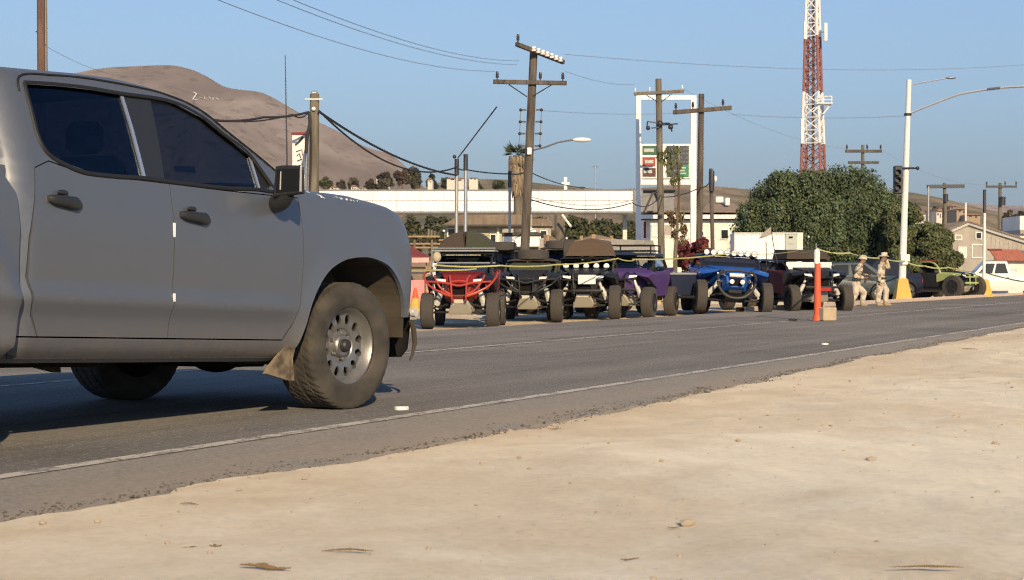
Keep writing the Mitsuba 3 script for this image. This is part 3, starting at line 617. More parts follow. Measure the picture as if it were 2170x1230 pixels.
def ridge(name, prof, Y, front, back, m, rough=.1, seed=0, step=6.0, base=-.5):
    pr = np.array(prof, float); xs = np.arange(X(pr[0, 0], Y), X(pr[-1, 0], Y) + step, step)
    hs = np.interp(xs / Y * FOC + CX, pr[:, 0], H(pr[:, 1], Y)); hs = np.convolve(np.pad(hs, 2, 'edge'), [.1, .2, .4, .2, .1], 'valid')
    hs = hs * (1 + .022 * (meshkit.fbm(np.stack([xs * .02 * 1700 / Y, 0 * xs, 0 * xs + 9], -1), 4, seed) - .5))
    ys = np.r_[np.linspace(Y - front, Y, 80), np.linspace(Y, Y + back, 14)[1:]]
    gx, gy = np.meshgrid(xs, ys); hh = np.broadcast_to(hs, gx.shape)
    t = np.where(gy < Y, (gy - Y + front) / front, 1 - (gy - Y) / back); t = np.clip(t, 0, 1)
    z = base + (hh - base) * (np.clip(t, 1e-6, 1) ** 1.2)
    sc = 1.0 / (front * .22)
    gul = meshkit.fbm(np.stack([gx * sc, gy * sc * .45, 0 * gx], -1), 5, seed) - .5
    gul = gul + .45 * (np.abs(meshkit.fbm(np.stack([gx * sc * 2.6 + gul * 1.5, gy * sc * .5, 0 * gx + 5], -1), 4, seed + 3) - .5) * 2 - .35)
    z = z + gul * rough * np.maximum(hh, 0) * np.sin(np.clip(t, 0, 1) * np.pi) * (1.5 - t)
    v = np.stack([gx * gy / Y * .25 + gx * .75, gy, z], -1).reshape(-1, 3); nx = len(xs)
    i, j = np.meshgrid(np.arange(len(ys) - 1), np.arange(nx - 1), indexing='ij'); a = (i * nx + j).ravel()
    struct(name, (v, np.stack([a, a + 1, a + nx + 1, a + nx], 1)), m, False)
    return v[v[:, 1] < Y]
HILL = ridge('hill', [(-900, 560), (-500, 380), (-200, 260), (0, 200), (100, 172), (170, 154), (240, 142), (320, 138), (380, 142), (420, 152), (450, 168), (480, 186), (510, 190), (545, 193), (580, 208), (605, 224), (650, 250), (690, 266), (720, 282), (745, 298), (770, 309), (800, 320), (825, 326), (848, 340), (868, 362), (885, 384), (910, 410), (960, 470), (1050, 560)], 1700, 900, 700, 'hill_dirt', .55, 3)
ridge('hill', [(760, 560), (830, 470), (880, 396), (930, 384), (990, 378), (1060, 380), (1120, 386), (1180, 394), (1230, 398), (1300, 402), (1400, 396), (1470, 388), (1540, 398), (1580, 404), (1700, 412), (1850, 404), (1930, 408), (1990, 418), (2040, 432), (2100, 448), (2170, 458), (2400, 470), (2600, 540)], 900, 420, 400, 'scrub_dirt', .4, 8, 8.0)
ridge('hill', [(1500, 560), (1800, 440), (1950, 425), (2050, 428), (2110, 440), (2200, 436), (2500, 420), (2900, 500)], 3200, 900, 900, 'hill_dirt', .3, 5, 30.0)
ridge('hill', [(1780, 560), (1850, 470), (1905, 424), (1950, 428), (2000, 446), (2060, 470), (2170, 490), (2400, 505), (2600, 560)], 420, 240, 200, 'scrub_dirt', .3, 12, 5.0)
mat('white_stone', (.75, .73, .70), .9)
k = thing('hillside_letters', 'white painted stone letters laid out high on the big brown hill', 'letters')
HP = np.stack([HILL[:, 0] / HILL[:, 1] * FOC + CX, HOR - (HILL[:, 2] - EYE) / HILL[:, 1] * FOC], 1)
for strokes in ([(411, 196), (417, 199), (413, 206), (409, 211), (418, 212)], [(424, 206), (429, 208)], [(434, 206), (434, 211), (438, 209)], [(443, 206), (447, 209)], [(452, 207), (452, 212)], [(458, 208), (463, 211)]):
    P = []
    for px, py in strokes:
        d = np.hypot(HP[:, 0] - px, HP[:, 1] - py); Yh = HILL[np.argsort(d)[:4], 1].mean() - 12.0; P.append(V(px, py, Yh))
    part(k, 'letter', MB().tube(P, .28 if strokes[0][0] > 420 else .5, 5), 'white_stone')

scene['haze_air'] = {'type': 'homogeneous', 'albedo': rgb((.95, .95, .95)), 'sigma_t': {'type': 'rgb', 'value': [.000045, .00006, .00008]}, 'phase': {'type': 'hg', 'g': .3}}
scene['haze'] = {'type': 'cube', 'to_world': T().translate([0, 2000, 103.0]) @ T().scale([4800, 2900, 105.0]), 'bsdf': {'type': 'null'}, 'interior': {'type': 'ref', 'id': 'haze_air'}}
labels['haze'] = {'label': 'thin bluish haze over the distant hills', 'category': 'haze', 'kind': 'stuff'}
scene['camera']['medium'] = {'type': 'ref', 'id': 'haze_air'}
# ------------------------------------------------------------------ materials of the place
def wood_c(base, dark):
    def fn(p, n, uv):
        g = fbm(p.x * 16, p.y * 16, p.z * 1.2, 3); k = fbm(p.x * 3, p.y * 3, p.z * .9, 3)
        return mix(mi.Color3f(*dark), mi.Color3f(*base), smoothstep(.2, .8, .6 * g + .4 * k))
    return proc(fn)
mat('pole_wood', wood_c((.155, .135, .120), (.06, .052, .046)), .9, spec=.15)
mat('red_wood', wood_c((.19, .12, .10), (.09, .06, .05)), .9, spec=.15)
mat('grey_wood', wood_c((.22, .20, .16), (.115, .10, .08)), .9, spec=.15)
mat('insulator', (.035, .035, .045), .35, spec=.5); mat('porcelain', (.75, .75, .75), .3, coat=.5)
mat('wire', (.03, .03, .035), .6); mat('wire_faint', (.17, .18, .20), .6)
mat('galvanised', (.40, .42, .44), .45, metal=.6); mat('pole_white', (.74, .75, .74), .45)
mat('tower_red', (.27, .115, .10), .6); mat('tower_white', (.74, .74, .74), .6)
def dirty(c, d, amt=.5, sc=1.0):
    def fn(p, n, uv):
        g = fbm(p.x * .9 * sc, p.y * .9 * sc, p.z * .5 * sc, 4); s = fbm(p.x * 5 * sc, p.y * 5 * sc, p.z * .6 * sc, 3)
        return mix(mi.Color3f(*c), mi.Color3f(*d), amt * smoothstep(.4, .75, .5 * g + .5 * s))
    return proc(fn)
mat('white_wall', dirty((.80, .78, .73), (.55, .50, .42), .5), .85)
mat('canopy_white', dirty((.82, .84, .88), (.74, .75, .76), .5), .5)
mat('canopy_grey', dirty((.22, .22, .23), (.14, .14, .15), .5), .6)
mat('cream_wall', dirty((.52, .48, .34), (.36, .31, .22), .6), .85)
mat('pink_wall', dirty((.72, .30, .31), (.48, .20, .18), .5), .85)
mat('pink_pale', dirty((.70, .42, .40), (.55, .35, .3), .5), .85)
mat('dark_red', dirty((.20, .045, .045), (.12, .04, .035), .5), .8)
mat('brown_roof', dirty((.235, .185, .145), (.14, .11, .085), .7, 2), .9)
mat('red_roof', dirty((.44, .16, .11), (.30, .12, .09), .7, 2), .9)
mat('grey_wall', dirty((.40, .37, .33), (.28, .25, .22), .6), .9)
mat('thatch', dirty((.36, .33, .27), (.20, .18, .14), .7, 3), .95)
mat('yellow_paint', dirty((.58, .37, .075), (.40, .26, .09), .6), .75)
mat('yellow_base', dirty((.66, .43, .10), (.42, .31, .15), .6, 3), .8)
mat('tarp_brown', dirty((.22, .165, .115), (.13, .10, .075), .6, 2), .9)
mat('plank_tan', dirty((.36, .26, .16), (.20, .14, .09), .7, 3), .9)
mat('orange_plastic', dirty((.72, .115, .045), (.55, .13, .07), .6, 4), .55)
mat('block_tan', dirty((.50, .40, .28), (.36, .29, .20), .6, 5), .9)
mat('tape_yellow', (.44, .43, .17), .6)
mat('sign_green', (.02, .10, .055), .5); mat('sign_red', (.30, .035, .03), .5); mat('sign_maroon', (.075, .018, .018), .5); mat('sign_navy', (.02, .03, .055), .4); mat('sign_bright_green', (.01, .19, .09), .5); mat('sign_pale', (.42, .46, .44), .5)
mat('dark_glass', (.02, .022, .025), .15, spec=.6)
mat('house_white', (.62, .58, .53), .9); mat('house_tan', (.34, .27, .20), .9); mat('house_roof', (.26, .17, .13), .9)
mat('leaf_vc', {'type': 'mesh_attribute', 'name': 'vertex_color'}, .75, spec=.25)
mat('bark', wood_c((.17, .125, .09), (.07, .05, .035)), .95, spec=.1)
mat('galvanised_dark', (.11, .13, .15), .6)
mat('navy_lamp', (.03, .035, .05), .5)

# ------------------------------------------------------------------ trees
def leaf_cloud(c, blobs, n, size, col, var=.3, droop=.0, seed=0, flat=(1, 1), hollow=.35):
    """Leaf-sized faces spread through and over a set of lumps. blobs: (x, y, z, rx, ry, rz)."""
    r = np.random.default_rng(seed); b = np.asarray(blobs, float)
    wgt = (b[:, 3] * b[:, 4] + b[:, 4] * b[:, 5]) ; wgt = wgt / wgt.sum()
    k = r.choice(len(b), n, p=wgt)
    d = r.normal(size=(n, 3)); d /= np.linalg.norm(d, axis=1, keepdims=True)
    rad = (hollow + (1 - hollow) * r.random(n) ** .6)[:, None] * (1 + .10 * r.normal(size=(n, 1)))
    p = b[k, :3] + d * b[k, 3:] * rad
    nrm = d + .8 * r.normal(size=(n, 3)); nrm[:, 2] += .25; nrm /= np.linalg.norm(nrm, axis=1, keepdims=True)
    up = r.normal(size=(n, 3)); up[:, 2] -= droop; a = np.cross(nrm, up); a /= np.linalg.norm(a, axis=1, keepdims=True) + 1e-9; e = np.cross(a, nrm)
    s = size * r.uniform(.55, 1.35, (n, 1))
    A, B = a * s * flat[0] * .5, e * s * flat[1]
    v = np.stack([p - B * .5, p + A, p + B * .55, p - A], 1).reshape(-1, 3) + np.asarray(c, float)
    f = np.arange(4 * n).reshape(n, 4)
    bc = r.normal(size=(len(b), 1)) * var * .55
    tone = np.exp(bc[k] + var * .6 * r.normal(size=(n, 1)))
    hue = 1 + .10 * r.normal(size=(n, 3)) * [1, .3, .8]
    cc = np.clip(np.asarray(col) * tone * hue, .004, .6)
    return v, np.vstack([f[:, [0, 1, 2]], f[:, [0, 2, 3]]]), np.repeat(cc, 4, 0)
def lumps(n, ext, seed, size=(.25, .45), base=0.0, power=.55):
    """Random lumps on an ellipsoidal crown: ext = (rx, ry, rz)."""
    r = np.random.default_rng(seed); out = []
    for _ in range(n):
        d = r.normal(size=3); d /= np.linalg.norm(d); q = d * np.array(ext) * r.random() ** power * .82
        s = r.uniform(*size) * min(ext); out.append((*q, s * r.uniform(.9, 1.5), s * r.uniform(.9, 1.3), s * r.uniform(.7, 1.1)))
    return out
def trunk(h, r0, seed, branches=5, spread=1.2, lean=0.0):
    r = np.random.default_rng(seed); m = MB()
    p = spline([[0, 0, -.3], [lean * .3, 0, h * .35], [lean, 0, h]], 8); m.tube(p, np.linspace(r0, r0 * .55, 8), 9)
    for k in range(branches):
        a = k * 2 * math.pi / branches + r.uniform(-.4, .4); t = r.uniform(.55, .98); q = np.array([lean * t, 0, h * t])
        e = q + [math.cos(a) * spread * r.uniform(.6, 1.1), math.sin(a) * spread * r.uniform(.6, 1.1), spread * r.uniform(.5, 1.2)]
        m.tube(spline([q, (q + e) / 2 + [0, 0, .12 * spread], e], 7), np.linspace(r0 * .5, r0 * .13, 7), 6)
    return m
def tree(name, px, base_py, Y, label, cat, wpx, hpx, n, leaf, col, seed, group=None, nl=40, trunk_h=.3, dark=False, droop=.2, var=.32, lsz=(.25, .45), z=None):
    s = FOC / Y; w, h = wpx / s, hpx / s; z0 = H(base_py, Y) if z is None else z
    k = thing(name, label, cat, group, at=frame([X(px, Y), Y, z0]))
    part(k, 'trunk', trunk(h * (trunk_h + .25), max(.05, w * .035), seed, 5, w * .28), 'bark', 40)
    rz = h * (1 - trunk_h) / 2
    v, f, c = leaf_cloud([0, 0, h - rz], lumps(nl, (w / 2, w / 2.2, rz), seed, lsz), n, leaf, col, var, droop, seed + 1)
    part(k, 'crown', (v, f), 'leaf_vc', color=c)
    return k
GREEN = (.058, .072, .030)
# the large dense tree
Y = 74.0
def px_blobs(rows, Y, depth=1.0):
    return [(X(x, Y) , dy * depth, H(y, Y), w / FOC * Y, w / FOC * Y * .9, hh / FOC * Y) for x, y, w, hh, dy in rows]
rows = []; r = np.random.default_rng(21)
outline = [(1560, 470), (1585, 420), (1605, 385), (1640, 372), (1680, 368), (1720, 372), (1760, 362), (1790, 352), (1815, 362), (1845, 378), (1862, 400), (1878, 415), (1900, 435), (1925, 452), (1940, 480)]
for _ in range(560):
    x = r.uniform(1562, 1925); top = np.interp(x, [o[0] for o in outline], [o[1] for o in outline]); y = top + 10 + (560 - top - 10) * r.random() ** .85
    t = (x - 1740) / 190; dep = math.sqrt(max(0, 1 - t * t * .95)); s = r.uniform(12, 25)
    rows.append((x, max(y, top + s * .75), s * 1.0, s * 1.15, -2.6 * dep * r.random() ** .4 + r.uniform(0, .8)))
k = thing('spreading_tree', 'large dense dark green tree with a broad rounded crown behind the orange post', 'tree', at=frame([0, Y, 0]))
part(k, 'trunk', trunk(2.4, .35, 5, 7, 2.2).get()[0] * 1 + np.array([X(1722, Y), 0, -.1]) if False else (lambda q: (q[0] + [X(1722, Y), 0, -.1], q[1]))(trunk(2.6, .34, 5, 7, 2.3).get()), 'bark', 40)
v, f, c = leaf_cloud([0, 0, 0], px_blobs(rows, Y), 165000, .095, (.090, .120, .064), .34, 1.6, 7, flat=(.8, 1.4), hollow=.45)
part(k, 'crown', (v, f), 'leaf_vc', color=c)
# the yellower bush right of it
rows = []
outl = [(1870, 470), (1890, 440), (1915, 425), (1935, 440), (1960, 470), (1990, 490), (2010, 500), (2016, 540)]
for _ in range(80):
    x = r.uniform(1875, 2012); top = np.interp(x, [o[0] for o in outl], [o[1] for o in outl]); y = top + 6 + (562 - top) * r.random() ** .8; s = r.uniform(9, 18)
    rows.append((x, max(y, top + s * .7), s, s * 1.1, r.uniform(-1.5, 1)))
Y = 71.0
k = thing('bush', 'yellowish olive bush right of the large tree, beside the white lamp column', 'bush', at=frame([0, Y, 0]))
part(k, 'trunk', (lambda q: (q[0] + [X(1945, Y), 0, -.1], q[1]))(trunk(1.6, .12, 6, 6, 1.2).get()), 'bark', 40)
v, f, c = leaf_cloud([0, 0, 0], px_blobs(rows, Y), 42000, .09, (.108, .126, .060), .36, 1.4, 8, flat=(.8, 1.4), hollow=.4)
part(k, 'crown', (v, f), 'leaf_vc', color=c)
# red flowering bush
rows = [(1442 + 56 * r.random(), 512 + 58 * r.random(), r.uniform(5, 10), r.uniform(6, 12), r.uniform(-.7, .5)) for _ in range(46)]
Y = 58.0
k = thing('flowering_bush', 'dark red flowering bush behind the blue buggy', 'bush', at=frame([0, Y, 0]))
part(k, 'trunk', (lambda q: (q[0] + [X(1470, Y), 0, -.1], q[1]))(trunk(1.1, .06, 7, 6, .6).get()), 'bark', 40)
v, f, c = leaf_cloud([0, 0, 0], px_blobs(rows, Y), 4600, .10, (.115, .028, .034), .5, .3, 9, hollow=.3)
v2, f2, c2 = leaf_cloud([0, 0, 0], px_blobs([(x, y + 6, a, b, d) for x, y, a, b, d in rows[:24]], Y), 1700, .10, (.13, .075, .035), .4, .3, 10)
part(k, 'crown', (np.vstack([v, v2]), np.vstack([f, f2 + len(v)])), 'leaf_vc', color=np.vstack([c, c2]))
# tall thin tree before the price sign, and a dead one
Y = 66.0
k = thing('slender_tree', 'tall slender tree with thin olive leaves hanging before the price sign', 'tree', at=frame([X(1437, Y), Y, 0]))
s = Y / FOC
part(k, 'trunk', MB().tube(spline([[-.05, 0, -.2], [-.10, 0, H(520, Y)], [.02, 0, H(430, Y)], [0, 0, H(330, Y)]], 14), np.linspace(.085, .03, 14), 7).tube(spline([[0, 0, H(390, Y)], [-.35, 0, H(370, Y)], [-.55, 0, H(335, Y)]], 6), .018, 5), 'bark', 40)
bl = [((x - 1437) * s, dy, H(y, Y), 10 * s, .2, 15 * s) for x, y, dy in ((1415, 325, 0), (1425, 345, .1), (1432, 322, -.1), (1420, 365, 0), (1438, 350, .1), (1408, 345, 0), (1440, 375, .1), (1428, 385, 0), (1400, 330, 0))]
v, f, c = leaf_cloud([0, 0, 0], bl, 420, .13, (.11, .125, .04), .35, 2.0, 12, flat=(.5, 1.6))
part(k, 'crown', (v, f), 'leaf_vc', color=c)
Y = 57.0; s = Y / FOC
k = thing('dying_tree', 'thin half dead tree with brown leaves left of the red flowering bush', 'tree', at=frame([X(1432, Y), Y, 0]))
part(k, 'trunk', MB().tube(spline([[0, 0, -.2], [-.02, 0, H(540, Y)], [.05, 0, H(480, Y)], [0, 0, H(440, Y)]], 12), np.linspace(.10, .045, 12), 7).tube(spline([[0, 0, H(500, Y)], [.25, 0, H(470, Y)], [.3, 0, H(440, Y)]], 6), .025, 5).tube(spline([[0, 0, H(490, Y)], [-.2, 0, H(465, Y)], [-.25, 0, H(450, Y)]], 6), .022, 5), 'grey_wood', 40)
bl = [((x - 1432) * s, dy, H(y, Y), 9 * s, .2, 12 * s) for x, y, dy in ((1425, 470, 0), (1442, 462, .1), (1448, 485, -.1), (1430, 500, 0), (1445, 510, .1), (1420, 455, 0))]
v, f, c = leaf_cloud([0, 0, 0], bl, 420, .11, (.14, .10, .055), .4, 2.0, 13, flat=(.6, 1.5))
part(k, 'crown', (v, f), 'leaf_vc', color=c)
# palm
def palm(name, px, top_py, Y, label, skirt_py, r0, seed, at=None, nf=26, fl=1.0):
    s = Y / FOC; r = np.random.default_rng(seed); hz = H(top_py, Y)
    k = thing(name, label, 'palm tree', at=frame([X(px, Y), Y, 0]))
    part(k, 'trunk', MB().tube(spline([[0, 0, -.2], [.05, 0, hz * .5], [0, 0, hz]], 10), np.linspace(r0 * 1.2, r0, 10), 9), 'grey_wood', 40)
    V_, F_, C_, n = [], [], [], 0
    for i in range(nf):
        a = r.uniform(0, 6.28); el = r.uniform(-.2, 1.1); L = fl * r.uniform(.7, 1.1)
        d = np.array([math.cos(a) * math.cos(el), math.sin(a) * math.cos(el), math.sin(el)]); side = np.array([-math.sin(a), math.cos(a), 0])
        base = np.array([0, 0, hz]) + d * L * .45
        for q in range(9):
            t = (q - 4) / 4.5; e = base + (d * math.cos(t) + side * math.sin(t)) * L * .6 + [0, 0, -.18 * L * abs(t)]
            w = .035 * L * np.cross(d, side); V_ += [base - w, base + w, e]; F_.append([n, n + 1, n + 2]); n += 3; C_ += [np.array([.065, .085, .04]) * r.uniform(.6, 1.3)] * 3
        V_ += [np.array([0, 0, hz]) + side * .02, np.array([0, 0, hz]) - side * .02, base]; F_.append([n, n + 1, n + 2]); n += 3; C_ += [np.array([.08, .09, .04])] * 3
    part(k, 'frond_crown', (np.array(V_), np.array(F_)), 'leaf_vc', color=np.array(C_))
    V_, F_, C_, n = [], [], [], 0; zs = H(skirt_py, Y)
    for i in range(520):
        a = r.uniform(0, 6.28); z = zs + (hz - zs) * r.random(); R = r0 * 1.4 + .17 * fl * ((z - zs) / (hz - zs)) ** .5 * r.uniform(.5, 1.1)
        p = np.array([math.cos(a) * R, math.sin(a) * R, z]); t = np.array([-math.sin(a), math.cos(a), 0]) * .05
        V_ += [p - t, p + t, p + [.05 * math.cos(a), .05 * math.sin(a), -.6 * fl * r.uniform(.6, 1)]]; F_.append([n, n + 1, n + 2]); n += 3; C_ += [np.array([.27, .215, .15]) * r.uniform(.5, 1.2)] * 3
    part(k, 'dead_frond_skirt', (np.array(V_), np.array(F_)), 'leaf_vc', color=np.array(C_))
palm('fan_palm', 1097, 330, 84, 'fan palm with a skirt of dead fronds left of the tallest wooden pole', 405, .24, 4, nf=30, fl=.85)
q = MB().tube(spline([[0, 0, -.2], [.03, 0, 1.5], [0, 0, H(456, 66)]], 10), np.linspace(.26, .20, 10), 10)
solo('palm_stump', q, 'grey_wood', 'thick greyish bare palm stump behind the brown tarp', 'palm stump', smooth=40, at=frame([X(1185, 66), 66, 0]))
q = MB().cyl([X(1191, 65), 65, H(455, 65)], [X(1211, 65), 65, H(482, 65)], .05, n=6); solo('leaning_board', q, 'white_wall', 'short white board leaning right of the palm stump', 'board')
# dark trees under and behind the canopy, and along the skyline
for i, (px, bp, Yt, w, h, n, col, lb) in enumerate([
        (868, 560, 118, 75, 108, 3000, (.065, .070, .040), 'dull green tree under the left part of the canopy, beside the truck nose'),
        (925, 560, 125, 70, 112, 3000, (.060, .066, .040), 'dull green tree under the canopy, left of the two thin poles'),
        (1225, 575, 122, 80, 126, 3600, (.062, .070, .036), 'dark green tree under the canopy right of the tallest pole'),
        (1272, 575, 124, 70, 122, 3600, (.058, .066, .036), 'middle dark tree of the clump under the canopy'),
        (1322, 575, 121, 70, 128, 3600, (.062, .072, .038), 'dark green tree under the canopy beside the white sign column'),
        (1150, 575, 126, 60, 118, 2600, (.06, .06, .036), 'brownish green tree right behind the tallest wooden pole')]):
    tree('background_tree', px, bp, Yt, lb, 'tree', w, h, n, .26, col, 40 + i, 'trees behind the petrol station', 34, .12)
sky_trees = [(690, 400, 26, 24, (.07, .075, .04)), (722, 402, 22, 18, (.06, .055, .04)), (748, 402, 30, 22, (.065, .055, .04)), (783, 402, 26, 22, (.06, .05, .04)), (812, 402, 34, 36, (.065, .06, .045)), (852, 402, 30, 54, (.09, .07, .05)), (878, 402, 36, 46, (.065, .065, .042)), (915, 400, 22, 34, (.04, .055, .045)), (945, 396, 18, 20, (.045, .06, .04)), (1010, 398, 40, 12, (.06, .07, .04)), (1055, 398, 36, 14, (.06, .07, .04))]
names = ['round bush tree low under the hill right of the truck mirror', 'small dark tree just right of the mirror at the hill foot', 'low brown tree before the hill foot above the canopy left end', 'brown shrub tree left of the bigger hill foot trees', 'brownish tree with white houses behind it above the canopy', 'tallest brown bare looking tree above the canopy', 'grey green tree right of the tallest brown tree', 'small dark bluish tree standing alone above the canopy', 'tiny dark tree left of the two thin poles above the canopy', 'low green tree between the two thin poles and the palm', 'low green tree just left of the fan palm']
for i, ((px, bp, w, h, col), lb) in enumerate(zip(sky_trees, names)):
    tree('distant_tree', px, bp + 12, 290, lb, 'tree', w, h + 12, 900, .75, col, 70 + i, 'trees along the skyline', 18, .12, z=None)
for i, (px, bp, w, h, col, lb) in enumerate([(2135, 520, 34, 92, (.05, .05, .038), 'dark tree on the right skyline behind the gabled house'), (2160, 520, 30, 80, (.05, .05, .04), 'dark tree at the right frame edge behind the gabled house'), (1975, 520, 40, 90, (.075, .06, .04), 'brown tree on the slope left of the gabled house'), (2003, 520, 22, 84, (.06, .05, .036), 'narrow brown tree just left of the gable peak'), (1905, 520, 30, 96, (.07, .06, .04), 'brown tree behind the white lamp column')]):
    tree('slope_tree', px, bp, 200, lb, 'tree', w, h, 900, .5, col, 90 + i, 'trees on the right slope', 18, .1)
# ------------------------------------------------------------------ poles
def pole(name, px_top, py_top, px_bot, Y, wpx, label, m='pole_wood', cat='utility pole', group=None, top_cut=0.85):
    """Tapered round pole standing at ground level, in world coordinates; returns (key, fn(py) -> axis point)."""
    zb = float(lot_z(0, 0)) if False else -.25
    pt = V(px_top, py_top, Y); pb_ref = V(px_bot, 560, Y); d = pt - pb_ref
    pb = pb_ref + d * ((zb - pb_ref[2]) / d[2])
    r = wpx / FOC * Y / 2
    k = thing(name, label, cat, group)
    part(k, 'shaft', MB().tube([pb, pb * .5 + pt * .5, pt], [r * 1.02, r * .95, r * top_cut], 14), m, 40)
    return k, (lambda py: pb + (pt - pb) * ((H(py, Y) - pb[2]) / (pt[2] - pb[2]))), r
def crossarm(k, at, x0, x1, y0, y1, Y, th=.10, ins=(), insh=.30, braces=None, m='pole_wood', insm='insulator', yaw=0.0, r=.15):
    a, b = V(x0, y0, Y - r - .05), V(x1, y1, Y - r - .05)
    a = a + [0, -yaw, 0]; b = b + [0, yaw, 0]
    q = MB(); d = (b - a) / np.linalg.norm(b - a); up = np.array([0, 0, 1.0]) - d * d[2]; up /= np.linalg.norm(up); sd = np.cross(up, d)
    q.box((a + b) / 2, [np.linalg.norm(b - a), th, th * 1.15], rot=np.stack([d, sd, up], 1), bev=.012)
    ca = part(k, 'crossarm', q, m)
    for t in ins:
        p = a + (b - a) * t + up * th * .5
        w = insh * .16
        part(ca, 'insulator', MB().lathe([(w * .5, 0), (w * .5, insh * .25), (w * 1.1, insh * .27), (w * 1.25, insh * .5), (w, insh * .52), (w * 1.15, insh * .75), (w, insh * .78), (w * .9, insh), (0, insh)], p, 'z', 10), insm, 40)
    if braces:
        for px, py, qx, qy in braces: part(k, 'brace', MB().tube([V(px, py, Y - r - .04), V(qx, qy, Y - r - .02)], .022, 6), 'dark_metal')
    return ca
wires = []
def wire(pts, sag, r, label, n=26, cat='cable'):
    a = [np.asarray(p, float) for p in pts]; out = []
    for p, q_ in zip(a[:-1], a[1:]):
        t = np.linspace(0, 1, n)[:, None]; out.append(p + (q_ - p) * t - np.array([0, 0, 1]) * sag * 4 * t * (1 - t))
    solo('overhead_wire', MB().tube(np.concatenate(out), r if r > .02 else r * .55, 5), 'wire' if r > .02 else 'wire_faint', label, cat, 'overhead wires')
# 1: left, behind the truck
k, ax, r = pole('utility_pole', 88, -70, 90, 50, 19, 'reddish brown wooden pole rising behind the truck roof at the upper left', 'red_wood')
for px, py in ((77, 70), (102, 98)): part(k, 'step_bolt', MB().tube([ax(py), V(px, py - 2, 50)], .02, 5), 'insulator')
part(k, 'conduit', MB().tube([ax(-60) + [.17, -.05, 0], ax(160) + [.19, -.05, 0]], .025, 6), 'grey_wood')
# 2: grey pole with thick cables beside the mirror
k, ax, r = pole('utility_pole', 667, 200, 664, 46, 23, 'greenish grey wooden pole with thick cables, just right of the truck mirror', 'grey_wood')
part(k, 'pole_cap', MB().box(ax(200) + [0, 0, .03], [.18, .22, .10], bev=.03).box(ax(212) + [0, -.12, 0], [.50, .05, .05]), 'galvanised')
part(k, 'insulator', MB().ball(ax(233) + [0, -.19, 0], .06, 2), 'porcelain', 40)
part(k, 'cable_bundle', MB().tube(spline([V(655, 240, 45.7), V(657, 262, 45.7), V(652, 285, 45.7), V(649, 325, 45.7)], 16), .05, 7).tube(spline([V(656, 238, 45.7), V(660, 300, 45.7), V(656, 400, 45.7)], 12), .03, 6), 'wire', 40)
# 3: two slender posts and a third, dark
for px, tp, Y, w, lb in ((968, 338, 60, 8, 'left one of the two slender posts left of the tallest wooden pole'), (987, 328, 60, 8, 'right, taller one of the two slender posts left of the tallest wooden pole'), (1080, 364, 62, 6, 'slender dark post between the fan palm and the twin posts')):
    k, ax, r = pole('slender_post', px, tp, px + (0 if px > 1000 else -1), Y, w, lb, 'galvanised', 'post', top_cut=1)
    if px == 968: part(k, 'pulley', MB().ball(ax(336) + [-.08, -.1, .05], .07, 2), 'insulator', 40)
    part(k, 'post_top', MB().cyl(ax(tp + 34), ax(tp) + [0, 0, .01], r * 1.25, n=10), 'insulator', 40)
solo('leaning_rod', MB().tube([V(970, 336, 59.9), V(1053, 227, 59.9)], .028, 6), 'insulator', 'thin dark rod leaning right from the top of the left slender post', 'rod')
# 4: the tallest wooden pole
Y = 58
k, ax, r = pole('utility_pole', 1131, 108, 1111, Y, 20, 'tallest wooden utility pole with two crossarms and a lamp arm')
crossarm(k, ax, 1045, 1201, 174, 177, Y, .13, (.055, .64, .945), .30, ((1078, 180, 1117, 206), (1170, 180, 1130, 204)))
ca = crossarm(k, ax, 1094, 1196, 102, 126, Y, .13, (.03,), .30, yaw=.9)
for i in range(7):
    t = .36 + i * .095; a, b = V(1094, 102, Y - .2), V(1196, 126, Y - .2); p = a + (b - a) * t + [0, -.9 + 1.8 * t - .12, .04]
    part(ca, 'insulator', MB().lathe([(.03, -.09), (.085, -.07), (.09, -.02), (.05, 0), (.085, .03), (.08, .08), (.03, .1), (0, .1)], p, 'z', 10), 'porcelain', 40)
for i, py in enumerate((234, 259, 284, 310)):
    for sx in (-1, 1): part(k, 'wire_bracket', MB().box(ax(py) + [sx * (r + .11), -.03, 0], [.22, .05, .06]).ball(ax(py) + [sx * (r + .20), -.03, 0], .06, 1), 'insulator')
for sx in (-1, 1): part(k, 'conduit', MB().tube([ax(236) + [sx * (r + .2), -.03, 0], ax(312) + [sx * (r + .2), -.03, 0]], .018, 5), 'galvanised')
part(k, 'junction_box', MB().box(ax(322) + [.0, -r - .06, 0], [.16, .12, .25], bev=.02), 'porcelain')
la = part(k, 'lamp_arm', MB().tube(spline([ax(319) + [r, -.1, 0], V(1150, 314, Y - .8), V(1185, 302, Y - 1.4), V(1216, 297, Y - 1.8)], 16), .032, 7), 'galvanised', 40)
part(la, 'lamp_head', MB().ball(V(1233, 297, Y - 2), .16, 2, (2.0, .8, .52)), 'white_bright', 40)
# 5
Y = 78
k, ax, r = pole('utility_pole', 1395, 168, 1402, Y, 15, 'wooden utility pole with white insulators in front of the price sign', 'grey_wood')
crossarm(k, ax, 1343, 1449, 200, 194, Y, .13, (.03, .32, .97), .22, ((1370, 203, 1393, 216), (1422, 201, 1402, 216)), m='grey_wood', insm='porcelain')
q = MB()
for a, b in (((1397, 262), (1372, 258)), ((1372, 258), (1370, 275)), ((1397, 270), (1380, 272)), ((1400, 262), (1418, 262)), ((1418, 262), (1424, 280)), ((1400, 266), (1436, 263))): q.tube([V(*a, Y - .3), V(*b, Y - .35)], .035, 5)
q.ball(V(1398, 263, Y - .3), .16, 1).ball(V(1373, 272, Y - .3), .11, 1).ball(V(1421, 270, Y - .3), .13, 1)
part(k, 'switch_gear', q, 'insulator', 40)
